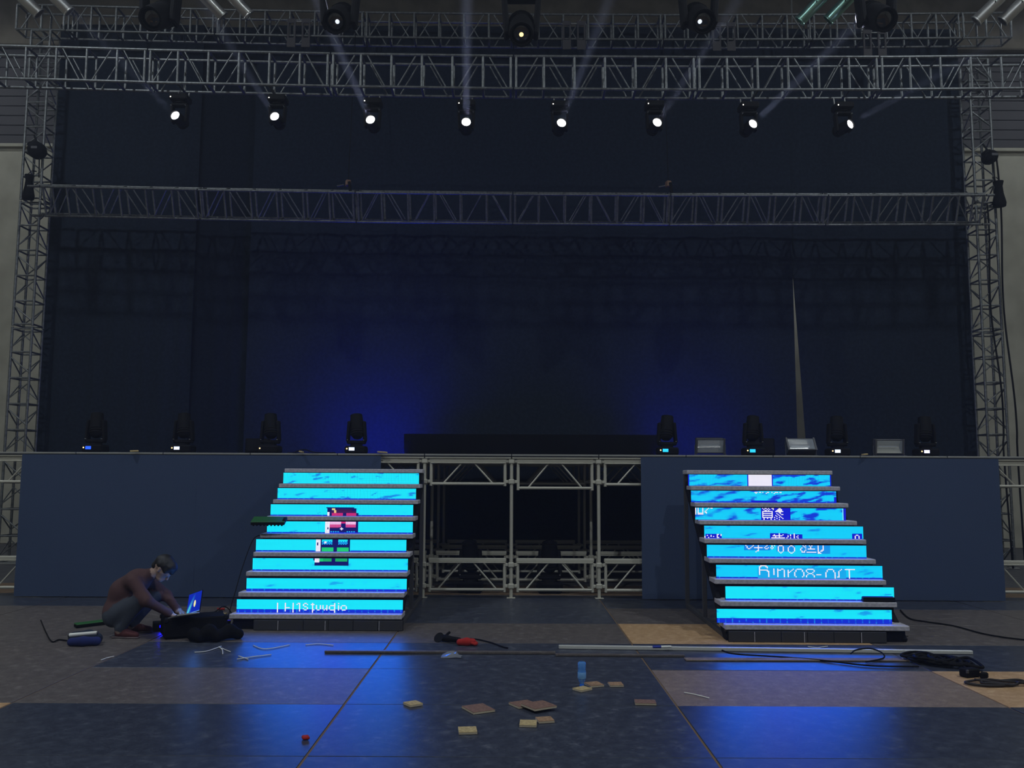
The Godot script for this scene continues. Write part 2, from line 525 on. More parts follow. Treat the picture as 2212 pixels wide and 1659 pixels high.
func trusses() -> void:
	# front truss across the whole frame
	var h := 0.555
	var d := 0.34
	var y0 := 7.98
	var t := thing("lighting_truss", "wide aluminium box truss carrying the row of lit beam lamps", "truss", Vector3(-10.5, 0, 0))
	var p1 := func(s: float, c: Vector2) -> Vector3:
		var x := s - 10.5
		return Vector3(s, y0 + h / 2 + c.y + 0.00128 * x * x - 0.0054 * x, -14.07 + c.x)
	var cs := [Vector2(d / 2, h / 2), Vector2(d / 2, -h / 2), Vector2(-d / 2, -h / 2), Vector2(-d / 2, h / 2)]
	lattice(t, p1, 21.0, cs, 0.5, [[0, 1, 1], [3, 2, 1], [1, 2, 0], [0, 3, 0]], [0.025, 0.021, 0.012], 3.0, 1.5)
	for x in [0.4, 20.6]:
		bar("chain", Vector3(x, y0 + 0.5, -14.07), Vector3(x, 14.98, -14.07), 0.012, M.steel, t, true)
	# middle truss, twisted by the load
	var t2 := thing("lighting_truss", "aluminium box truss crossing the black backdrop at half height, slightly twisted", "truss", Vector3(-9.0, 0, 0))
	var h2 := 0.55
	var d2 := 0.36
	var a2 := deg_to_rad(22.0)
	var p2 := func(s: float, c: Vector2) -> Vector3:
		var x := s - 9.0
		return Vector3(s, 6.83 + c.y * cos(a2) - c.x * sin(a2) + 0.000846 * x * x - 0.0046 * x, -16.66 + c.y * sin(a2) + c.x * cos(a2))
	var cs2 := [Vector2(d2 / 2, h2 / 2), Vector2(d2 / 2, -h2 / 2), Vector2(-d2 / 2, -h2 / 2), Vector2(-d2 / 2, h2 / 2)]
	lattice(t2, p2, 18.0, cs2, 0.5, [[0, 1, 1], [3, 2, 1], [1, 2, 0], [0, 3, 0]], [0.024, 0.022, 0.012], 3.0, 0.0)
	for c in cs2:
		bar("chord", p2.call(-0.24, c), p2.call(-0.012, c), 0.024, M.truss, t2)
		bar("chord", p2.call(18.012, c), p2.call(18.16, c), 0.024, M.truss, t2)
	# rear top truss on the towers
	var t3 := thing("lighting_truss", "dim aluminium box truss resting on both towers over the backdrop", "truss", Vector3(-10.0, 0, 0))
	var p3 := func(s: float, c: Vector2) -> Vector3:
		var x := s - 10.0
		return Vector3(s, 10.68 + c.y + 0.0012 * x * x - 0.004 * x, -17.15 + c.x)
	var cs3 := [Vector2(0.18, 0.26), Vector2(0.18, -0.26), Vector2(-0.18, -0.26), Vector2(-0.18, 0.26)]
	lattice(t3, p3, 20.0, cs3, 0.5, [[0, 1, 1], [3, 2, 2], [1, 2, 0], [0, 3, 0]], [0.024, 0.022, 0.013], 3.0, 2.0)
	# towers
	for s in [-1, 1]:
		var xc: float = -9.46 if s < 0 else 9.27
		var tw := thing("truss_tower", "upright aluminium truss tower with %s" % ["a dark chain bag and no cables" if s < 0 else "black cables running down it"], "truss tower", Vector3(xc, 0, -17.1))
		var pt := func(q: float, c: Vector2) -> Vector3:
			return Vector3(c.x, q + 0.02, c.y)
		var ct := [Vector2(-0.19, 0.19), Vector2(0.19, 0.19), Vector2(0.19, -0.19), Vector2(-0.19, -0.19)]
		lattice(tw, pt, 10.0 if s > 0 else 10.5, ct, 0.5, [[0, 1, 1], [1, 2, 2], [2, 3, 1], [3, 0, 2]], [0.025, 0.019, 0.013], 2.5, 0.5)
		box("base_plate", Vector3(0.5, 0.02, 0.5), Vector3(0, 0.01, 0), M.steel, tw)
	# front-of-house truss just above the frame that carries the large moving heads
	var t4 := thing("lighting_truss", "aluminium box truss nearest the hall lamps, carrying large black moving heads", "truss", Vector3(-9.0, 0, 0))
	var p4 := func(s: float, c: Vector2) -> Vector3:
		return Vector3(s, 8.85 + c.y, -11.0 + c.x)
	lattice(t4, p4, 18.0, cs, 0.5, [[0, 1, 1], [3, 2, 1], [1, 2, 0], [0, 3, 0]], [0.025, 0.021, 0.012], 3.0, 0.0)
	for x in [0.3, 17.7]:
		bar("chain", Vector3(x, 8.8, -11), Vector3(x, 14.98, -11), 0.012, M.steel, t4, true)

# ------------------------------------------------------------------ stage
const UP_E := 16.0
const BAY := 1.22
const ZS := -12.5
const DECK := 1.985

func stage_post(x: float, z: float, label: String) -> void:
	var t := thing("stage_post", label, "post", Vector3(x, 0, z), Vector3.ZERO, "upright posts under the stage deck")
	bar("tube", Vector3(0, 0.01, 0), Vector3(0, DECK - 0.07, 0), 0.024, M.galv, t)
	box("foot", Vector3(0.12, 0.012, 0.12), Vector3(0, 0.006, 0), M.galv, t)
	for y in [1.885, 1.60, 0.455, 0.165]:
		box("clamp", Vector3(0.085, 0.07, 0.075), Vector3(0, y, 0), M.galv, t, Vector3.ZERO, 0.012)
		for s in [-1, 1]:
			box("wedge", Vector3(0.05, 0.045, 0.045), Vector3(0.066 * s, y, 0.0), M.galv, t, Vector3.ZERO, 0.008)

func stage_frame(x: float, z: float, top: float, low: float, label: String, swap := 0.0) -> void:
	var t := thing("deck_truss", label, "deck truss", Vector3(x, 0, z), Vector3.ZERO, "braced frames under the stage deck")
	var w := BAY - 0.14
	box("top_rail", Vector3(w, 0.05, 0.05), Vector3(0, top - 0.025, 0), M.galv, t, Vector3.ZERO, 0.008)
	box("rail_lip", Vector3(w - 0.02, 0.018, 0.07), Vector3(0, top - 0.058, 0), M.galv, t)
	bar("bottom_rail", Vector3(-w / 2 + 0.02, low, 0), Vector3(w / 2 - 0.02, low, 0), 0.021, M.galv, t)
	for s in [-1, 1]:
		bar("end_post", Vector3(s * (w / 2 - 0.022), low - 0.03, 0), Vector3(s * (w / 2 - 0.022), top - 0.06, 0), 0.022, M.galv, t)
		bar("diagonal_brace", Vector3(s * 0.09, top - 0.065, 0), Vector3(s * (0.34 + swap), low + 0.012, 0), 0.012, M.galv, t, true)

func stage() -> void:
	# uprights and frames only where the open middle and the two ends show them
	var k := 0
	for row in 4:
		var z := ZS - row * BAY
		for i in range(-6, 7):
			if not (abs(i) <= 2 or abs(i) >= 5):
				continue
			var where: String = ["in the front row", "in the second row", "in the third row", "in the last row"][row]
			var which: String = {0: "at the middle of the open bays", 1: "beside the middle bays", 2: "behind a skirt edge", 5: "behind the skirt end", 6: "at the open stage end"}[absi(i)]
			stage_post(i * BAY, z, "galvanised post %s, %s, %s" % [which, where, "on the laptop side" if i < 0 else ("on the bottle side" if i > 0 else "between both staircases")])
		for i in [-6, -2, -1, 0, 1, 5]:
			var x: float = (i + 0.5) * BAY
			var side := "on the laptop side" if i < 0 else "on the bottle side"
			var which2: String = {-6: "at the open stage end", 5: "at the open stage end", -2: "beside a staircase", 1: "cut by the skirt", -1: "in the middle bay", 0: "in the middle bay"}[i]
			var where2: String = ["front", "second", "third", "last"][row]
			var dip := 0.055 if i == 0 and row == 0 else 0.0
			stage_frame(x, z, DECK - 0.065, 1.57 - dip, "upper galvanised braced truss %s, %s row, %s" % [which2, where2, side], 0.03 if dip > 0.0 else 0.0)
			stage_frame(x, z, 0.545, 0.115, "lower galvanised braced truss %s, %s row, %s" % [which2, where2, side], 0.06)
	var dk := thing("stage_deck", "black plywood stage deck with a pale worn front edge", "stage deck", Vector3(0, DECK, 0))
	for row in 4:
		for i in range(-6, 6):
			var c := Vector3((i + 0.5) * BAY, -0.02, ZS + 0.05 - (row + 0.5) * BAY)
			box("deck_panel", Vector3(BAY - 0.006, 0.04, BAY - 0.006), c, M.board[1], dk)
			box("panel_frame", Vector3(BAY - 0.012, 0.025, BAY - 0.012), c - Vector3(0, 0.0325, 0), M.galv, dk)
			if row == 0:
				box("edge_strip", Vector3(BAY - 0.01, 0.026, 0.012), Vector3(c.x, -0.014, ZS + 0.054), M.steel, dk)
	# skirts: two cloth widths each
	var zk := ZS + 0.11
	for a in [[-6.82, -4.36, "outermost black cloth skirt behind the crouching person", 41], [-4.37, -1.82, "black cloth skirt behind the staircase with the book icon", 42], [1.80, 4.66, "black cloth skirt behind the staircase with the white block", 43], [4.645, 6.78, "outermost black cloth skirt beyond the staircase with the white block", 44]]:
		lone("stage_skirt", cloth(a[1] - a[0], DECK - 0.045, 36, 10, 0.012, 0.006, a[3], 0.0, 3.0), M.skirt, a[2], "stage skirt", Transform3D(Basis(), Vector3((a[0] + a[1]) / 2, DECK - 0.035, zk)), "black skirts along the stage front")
	# low dark riser far upstage
	var ri := thing("riser", "low black riser along the foot of the backdrop", "riser", Vector3(0.38, DECK, -16.55))
	box("body", Vector3(4.7, 0.44, 0.7), Vector3(0, 0.24, 0), M.black_soft, ri)
	for i in 4:
		box("caster", Vector3(0.1, 0.02, 0.1), Vector3(-2.3 + i * 1.53, 0.01, 0.2), M.black, ri)
	# two added wash bars, unseen behind the deck edge; they throw blue up the cloth
	for a in [[-2.65, 1.3, UP_E, "added unseen blue wash bar before the widest backdrop, laptop side"], [3.3, 1.3, UP_E * 0.55, "added unseen blue wash bar before the backdrop, beneath the slit"]]:
		var wb := thing("added_wash_lamp", a[3], "added wash light", Vector3(a[0], DECK, -16.2), Vector3.ZERO, "added blue wash bars at the foot of the backdrop")
		box("housing", Vector3(a[1], 0.05, 0.08), Vector3(0, 0.026, 0), M.black, wb)
		for i in 8:
			box("led_light", Vector3(a[1] / 8 - 0.03, 0.006, 0.05), Vector3((i - 3.5) * a[1] / 8, 0.053, 0), M.blue_glow, wb, Vector3.ZERO, 0.002)
		area(wb, Vector2(a[1], 0.05), Color(0.0, 0.16, 1.0), a[2], Transform3D(Basis.from_euler(Vector3(deg_to_rad(48.0), 0, 0)), Vector3(0, 0.062, 0)), "added_wash_light")
	# moving heads standing on the floor under the deck
	for i in [-1, 0]:
		var px: float = [1016.0, 1187.0][i + 1]
		var p := at_z(px, 1270, -13.15)
		moving_head("black moving head parked on the floor under the stage, %s" % ["left of the middle post" if i < -5 else ("on the laptop side" if i < 0 else "on the bottle side")], Vector3(p.x, 0, -13.15), 1, 1.25, Vector3(0.1 * i, 0.9, 0.3), null, null, "moving heads under the stage")

# ------------------------------------------------------------------ stairs with LED strips
const STAIRS := [
	{"front": -9.87, "x": -2.13, "turn": 0.0, "what": "the book icon", "tag": "book-icon staircase",
		"px": [[612.3, 905.6], [599.8, 899.2], [584.8, 893.1], [577.0, 892.3], [553.2, 878.4], [546.0, 881.7], [532.7, 879.3], [511.6, 870.9]], "low": [548.5, 871.0], "ledge": -1},
	{"front": -9.30, "x": 3.145, "turn": -1.0, "what": "the white block", "tag": "white-block staircase",
		"px": [[1485.7, 1795.0], [1492.0, 1806.0], [1501.0, 1826.7], [1520.4, 1864.2], [1526.0, 1871.0], [1546.2, 1905.8], [1566.1, 1930.7], [1547.3, 1926.0]], "low": [1573.0, 1914.0], "ledge": 1},
]
const RUN := 0.266
const RISE := 0.2
const FIRST := 0.165

func staircase(s: Dictionary) -> void:
	var base := Vector3(s.x, 0, s.front)
	var turn := Vector3(0, s.turn, 0)
	var w := 1.86
	var first: bool = s.ledge < 0
	var t := thing("staircase", "nine-step staircase faced with blue LED strips, showing %s" % s.what, "staircase", base, turn)
	for k in range(1, 10):
		var y := FIRST + RISE * (9 - k)
		var z := -RUN * (9 - k)
		var wide := w
		var dx := 0.0
		if k == 9:
			wide = w + 0.02
		box("tread", Vector3(wide, 0.052, 0.31), Vector3(dx, y - 0.026, z - 0.155), M.tread, t, Vector3.ZERO, 0.006)
		if k > 0:
			box("riser_board", Vector3(w - 0.04, RISE - 0.05, 0.012), Vector3(0, y - 0.05 - (RISE - 0.05) / 2 + (0.018 if k == 9 else 0.0), z - 0.05), M.black, t)
	for side in [-1, 1]:
		var x: float = side * (w / 2 - 0.03)
		var a := Vector3(x, 0.07, -0.1)
		var b := Vector3(x, FIRST + RISE * 8 - 0.16, -RUN * 8 - 0.12)
		var mid := (a + b) / 2
		box("stringer", Vector3(0.05, 0.12, a.distance_to(b) + 0.1), mid + Vector3(0, -0.06, 0), M.plastic, t, Vector3(rad_to_deg(atan2(b.y - a.y, -(b.z - a.z))), 0, 0))
		box("leg", Vector3(0.05, FIRST + RISE * 8 - 0.06, 0.05), Vector3(x, (FIRST + RISE * 8 - 0.05) / 2, -RUN * 8 - 0.27), M.grey_plastic, t)
		box("leg", Vector3(0.05, 0.9, 0.05), Vector3(x, 0.45, -RUN * 4 - 0.2), M.grey_plastic, t)
		box("floor_rail", Vector3(0.05, 0.05, RUN * 8 + 0.2), Vector3(x, 0.026, -RUN * 4 - 0.17), M.grey_plastic, t)
		box("end_bracket", Vector3(0.05, 0.1, 0.05), Vector3(x + (0.0), 0.06, -0.12), M.grey_plastic, t)
	# strips, each standing on the tread below the one it faces
	var back := Transform3D(Basis.from_euler(turn * (PI / 180.0)), base)
	for k in range(1, 9):
		var y0 := FIRST + RISE * (8 - k)
		var zl := -RUN * (9 - k) + 0.14
		var ends: Array = s.px[k - 1]
		# where the sight lines of both ends meet the strip's own upright plane
		var xl := plane_x(back, ends[0], y0 + 0.07, zl)
		var xr := plane_x(back, ends[1], y0 + 0.07, zl)
		var lab := led_label(first, k)
		led_strip(lab, s.tag, back * Transform3D(Basis(), Vector3((xl + xr) / 2, y0, zl)), xr - xl, led_picture(first, k), true, LIGHTS[0 if first else 1][k - 1])
	var xl2 := plane_x(back, s.low[0], 0.07, 0.03)
	var xr2 := plane_x(back, s.low[1], 0.07, 0.03)
	led_strip("unlit dark LED strip with thin pale seams at the foot of the %s" % s.tag, s.tag, back * Transform3D(Basis(), Vector3((xl2 + xr2) / 2, 0.0, 0.03)), xr2 - xl2, null, false, 0.0)

# x, in the staircase's own axes, at which the sight line through column px crosses the plane z = zl
func plane_x(back: Transform3D, px: float, _y: float, zl: float) -> float:
	var inv := back.affine_inverse()
	var o := inv * EYE
	var best := 0.0
	# the sight line at the height y: solve for the picture row by bisection
	var lo := 500.0
	var hi := 1600.0
	for i in 40:
		var py := (lo + hi) / 2
		var d := inv.basis * ray(px, py)
		var p := o + d * ((zl - o.z) / d.z)
		best = p.x
		if p.y > _y:
			lo = py
		else:
			hi = py
	return best

const LIGHTS := [[1.0, 1.0, 1.0, 0.9, 0.95, 1.0, 1.05, 1.0], [1.0, 0.85, 0.9, 0.9, 0.95, 0.95, 1.0, 1.05]]

func led_label(first: bool, k: int) -> String:
	if first:
		return ["topmost lit LED strip with faint dark diagonal streaks, book-icon staircase", "plain cyan LED strip second from the top of book-icon staircase", "LED strip showing the dark red top of a book icon", "LED strip showing pink blocks and a white clover mark", "LED strip showing blue and green blocks with a white spine", "LED strip showing the lowest green edge of a book icon", "plain cyan LED strip just above the one with lettering", "lowest lit LED strip with white cropped lettering, book-icon staircase"][k - 1]
	return ["LED strip showing a solid white rectangle between blue streaks", "LED strip with a short row of white dashes at its top edge", "LED strip showing two white block characters and a white digit pair", "LED strip with white character tops along its lower edge", "LED strip with white characters cut off at its upper edge", "LED strip with a long row of large white cropped characters", "plain cyan LED strip with a black flat case before it", "lowest lit LED strip of white-block staircase, plain cyan over dim blue"][k - 1]

func led_strip(label: String, tag_: String, at: Transform3D, w: float, picture: Variant, lit: bool, e: float) -> void:
	var t := thing("led_strip", label, "LED strip", at.origin, Vector3.ZERO, "LED strips on the %s" % tag_)
	t.basis = at.basis
	var h := 0.145 if lit else 0.11
	box("housing", Vector3(w, h, 0.028), Vector3(0, h / 2 + 0.001, 0), M.black, t, Vector3.ZERO, 0.003)
	var n := 6
	if lit:
		var m := mat(Color(0.03, 0.03, 0.04), 0.5)
		m.emission_enabled = true
		m.emission_operator = BaseMaterial3D.EMISSION_OP_MULTIPLY
		m.emission = Color.WHITE
		m.emission_texture = picture
		m.emission_energy_multiplier = 1.15
		var q := PlaneMesh.new()
		q.size = Vector2(w - 0.004, h - 0.004)
		q.orientation = PlaneMesh.FACE_Z
		put("led_face", q, m, t, Transform3D(Basis(), Vector3(0, h / 2 + 0.001, 0.0155)))
		area(t, Vector2(w - 0.02, h - 0.02), Color(0.0, 0.10, 1.0), LED_E * e, Transform3D(Basis.from_euler(Vector3(0, PI, 0)), Vector3(0, h / 2, 0.02)))
	else:
		for i in n:
			box("led_module", Vector3(w / n - 0.005, h - 0.006, 0.012), Vector3((i + 0.5 - n / 2.0) * w / n, h / 2 + 0.001, 0.018), M.unlit, t, Vector3.ZERO, 0.002)
		for x in [-w * 0.335, -w * 0.02, w * 0.34]:
			box("seam", Vector3(0.006, h - 0.008, 0.003), Vector3(x, h / 2, 0.0255), M.tread, t, Vector3.ZERO, 0.001)

const LED_E := 0.32

const CY := Color(0.06, 0.98, 1.0)
const BL := Color(0.0, 0.06, 0.80)
const WH := Color(1, 1, 1)
const NV := Color(0.0, 0.02, 0.35)

func led_picture(first: bool, k: int) -> ImageTexture:
	var n := FastNoiseLite.new()
	n.seed = 300 + k + (0 if first else 20)
	n.frequency = 0.09
	var cols := 128
	var rows := 12
	var g := []
	for r in rows:
		var line := []
		for c in cols:
			# a wallpaper of diagonal light streaks
			var v := n.get_noise_2d(c * 0.55 + r * 0.9, r * 1.3 + (100 if first else 0))
			var amount := 0.0
			if first:
				amount = clampf((v - 0.28) * 2.5, 0.0, 0.45) if k <= 2 else clampf((v - 0.45) * 2.0, 0.0, 0.3)
			else:
				amount = clampf((v - 0.02) * 2.2 * (0.5 + c / 128.0), 0.0, 0.8) if k <= 3 else clampf((v - 0.35) * 2.0, 0.0, 0.35)
			var base := CY if first or k >= 7 else Color(0.0, 0.88, 1.0)
			line.append(base.lerp(BL, amount))
		g.append(line)
	var dim_rows := 0
	if first:
		dim_rows = [0, 1, 1, 1, 1, 1, 2, 3][k - 1]
	else:
		dim_rows = [0, 1, 0, 0, 1, 1, 1, 4][k - 1]
	for r in range(rows - dim_rows, rows):
		for c in cols:
			g[r][c] = BL.lerp(CY, 0.12 + 0.45 * float((c * 7 + k) % 5 == 0) * rng.randf())
	var red := Color(0.85, 0.15, 0.42)
	var pink := Color(1.0, 0.80, 0.92)
	var green := Color(0.08, 0.86, 0.42)
	if first and k == 3:
		rect(g, 50, 3, 74, 3, NV); rect(g, 51, 4, 76, 8, NV); rect(g, 51, 9, 78, 11, NV)
		rect(g, 58, 5, 72, 8, Color(0.22, 0.04, 0.22)); rect(g, 54, 7, 76, 8, Color(0.25, 0.05, 0.25))
		rect(g, 55, 9, 64, 11, red); rect(g, 68, 9, 76, 11, red); rect(g, 55, 4, 57, 5, Color(1, 0.9, 0.5)); rect(g, 57, 6, 58, 8, Color(1, 0.85, 0.5)); rect(g, 51, 8, 52, 11, WH)
	elif first and k == 4:
		rect(g, 51, 0, 79, 10, NV); rect(g, 51, 0, 54, 11, WH); rect(g, 55, 0, 64, 2, pink); rect(g, 55, 3, 64, 5, red.lerp(pink, 0.25)); rect(g, 55, 6, 62, 6, Color(0.4, 0.05, 0.3))
		rect(g, 69, 0, 77, 2, pink); rect(g, 69, 3, 77, 5, red.lerp(pink, 0.2)); rect(g, 65, 0, 68, 1, red)
		art(g, 64, 6, [".#.", "###", ".#."], WH, 1)
		dots(g, 55, 10, 63, 10); dots(g, 70, 10, 77, 10); rect(g, 53, 6, 53, 7, NV)
	elif first and k == 5:
		rect(g, 51, 0, 79, 11, NV); rect(g, 51, 0, 54, 11, WH); rect(g, 52, 3, 52, 5, NV); rect(g, 56, 0, 64, 1, CY); dots(g, 56, 2, 64, 4); rect(g, 70, 0, 77, 1, CY); dots(g, 70, 2, 77, 4)
		rect(g, 56, 8, 65, 11, green); rect(g, 69, 8, 78, 11, green); rect(g, 58, 2, 59, 3, WH)
	elif first and k == 6:
		rect(g, 51, 0, 78, 6, NV); rect(g, 50, 0, 50, 1, NV); rect(g, 51, 0, 54, 3, WH); rect(g, 55, 0, 64, 2, green.darkened(0.15)); rect(g, 68, 0, 77, 2, green.darkened(0.15)); rect(g, 55, 0, 57, 2, green)
	elif first and k == 8:
		art(g, 31, 3, ["#.....#.....#...##...##....#................#..#.......", "#.....#.....#..#.#..#..#..###...............#..........", "#.....#.....#....#..#......#..#..#.#..#..####..#..###..", "#.....#.....#....#...##....#..#..#.#..#.#...#..#.#...#.", "#.....####..#....#.....#...#..#..#.#..#.#...#..#.#...#.", "#.....#.....#....#..#..#...#..#..#.#.##.#...#..#.#...#.", "#.....#.....#....#...##....##..##...#.#..####..#..###..", "#.....#.....#....#.........#................#..........", "#...........#..............#................#.........."], WH, 1)
	elif not first and k == 1:
		rect(g, 53, 0, 53, 11, BL); rect(g, 54, 0, 74, 11, WH); rect(g, 75, 0, 75, 11, BL); rect(g, 127, 0, 127, 11, BL); rect(g, 0, 0, 0, 11, BL)
	elif not first and k == 2:
		art(g, 56, 1, ["###.##.#...##..#..###.##", ".#........#......#......"], WH, 1); rect(g, 53, 10, 75, 11, BL); rect(g, 126, 6, 127, 11, BL)
	elif not first and k == 3:
		art(g, 0, 0, ["#.#...#....#.##", "#.#...#...#....", "#.#...#..#.....", "#.#...#.#......", "#.#...#.##.....", "#.#####..#.....", "#.#####........"], WH, 1)
		rect(g, 56, 0, 80, 11, BL)
		art(g, 57, 0, ["#.##.#..##....##..", ".#..#.#..#...####.", "..##.#......#####.", "#########..#######", "#.......#.....##..", "#########...#..#..", "#.......#....#..##", "#########..#..#...", "#.......#...#..#..", "#########.#...#.#.", ".#..#..#....#....#", ".#.....#..#...#..."], WH, 1)
		rect(g, 125, 0, 125, 11, Color(0.5, 0.95, 1)); rect(g, 126, 0, 127, 11, BL)
	elif not first and k == 4:
		rect(g, 1, 8, 13, 11, BL); art(g, 0, 8, ["..........##.#", "..#..#....#..#", "#....#.#..#...", "#..#......##.."], WH, 1)
		rect(g, 53, 7, 66, 11, BL); rect(g, 67, 8, 78, 11, BL)
		art(g, 54, 7, ["......#...........#....", "..#...#..#.....#..#....", ".########....#.#..#..#.", "...#..#......#....#.#..", "###########.#..#..#..#."], WH, 1)
		rect(g, 119, 7, 126, 11, BL); art(g, 121, 8, [".##.", "#..#", "#..#", "#..#"], WH, 1)
	elif not first and k == 5:
		rect(g, 30, 0, 50, 4, BL.lerp(CY, 0.55)); rect(g, 76, 0, 98, 7, BL.lerp(CY, 0.6)); rect(g, 56, 0, 70, 5, BL.lerp(CY, 0.6))
		art(g, 31, 0, ["#.....#...#......#...#.#...###......##........#.#..#.#....#...#....", ".#...#....#.....#....#....#...#....#..#........#....#.....#...#....", ".#..#..#######.#..#.#.#...#...#...#....#.....#..#...#.....#...#....", "..##......#.....##...#....#...#...#....#....#.....######..#...#....", "..........#...............#...#...#....#....#...#.........#..##....", ".........##...............#...#...#....#.....#.#..........#.##.....", "........#..................#.#.....#..#......###.########.##.......", "............................#.......##....................###......"], WH, 1)
	elif not first and k == 6:
		rect(g, 32, 2, 99, 11, BL.lerp(CY, 0.72))
		art(g, 33, 0, [".#####............................................................", "##...##...........................................................", "#.....#...........................................................", "#..........#..#..##.......#..####....#####...........####......#..########", "#######....#..###..#..#..#..#....#..#.....#.........#....#....#......#", "#.....##...#..#....#..#.#...#....#..#.....#.........#....#...#.......#", "#......#...#..#....#..##...#......#..#...#.........#......#..#.......#", "#......#...#..#....#..#....#......#...###..........#......#..#.......#", "#......#...#..#....#..#....#......#..#...#..####...#......#..#.......#", ".......#......#....#..#....#......#.#.....#........#......#..#.......#", ".......#......#....#..#.....#....#..#.....#........#......#.##.......#", "..........................................................#..........#"], WH, 1)
	elif not first and k == 7:
		rect(g, 104, 8, 126, 11, BL)
	# each lamp is a small lit square on a dark module
	var px := 6
	var im := Image.create(cols * px, rows * px, false, Image.FORMAT_RGB8)
	im.fill(Color(0, 0.05, 0.42))
	for r in rows:
		for c in cols:
			var q: Color = g[r][c]
			im.fill_rect(Rect2i(c * px, r * px + 1, px, px - 2), Color(q.r * 0.88, q.g * 0.84, 0.08 + q.b * 0.86))
			im.fill_rect(Rect2i(c * px + 1, r * px, px - 2, px), Color(q.r * 0.88, q.g * 0.84, 0.08 + q.b * 0.86))
			im.fill_rect(Rect2i(c * px + 1, r * px + 1, px - 2, px - 2), q)
	return ImageTexture.create_from_image(im)

func rect(g: Array, c0: int, r0: int, c1: int, r1: int, col: Color) -> void:
	for r in range(r0, r1 + 1):
		for c in range(c0, c1 + 1):
			g[r][c] = col

func dots(g: Array, c0: int, r0: int, c1: int, r1: int) -> void:
	for r in range(r0, r1 + 1):
		for c in range(c0, c1 + 1):
			g[r][c] = CY if (c + r) % 2 == 0 else BL

func art(g: Array, c0: int, r0: int, lines: Array, col: Color, wide: int) -> void:
	for r in lines.size():
		var s: String = lines[r]
		for i in s.length():
			if s[i] == "#":
				for k in wide:
					var c := c0 + i * wide + k
					if c < 128 and r0 + r < 12:
						g[r0 + r][c] = col

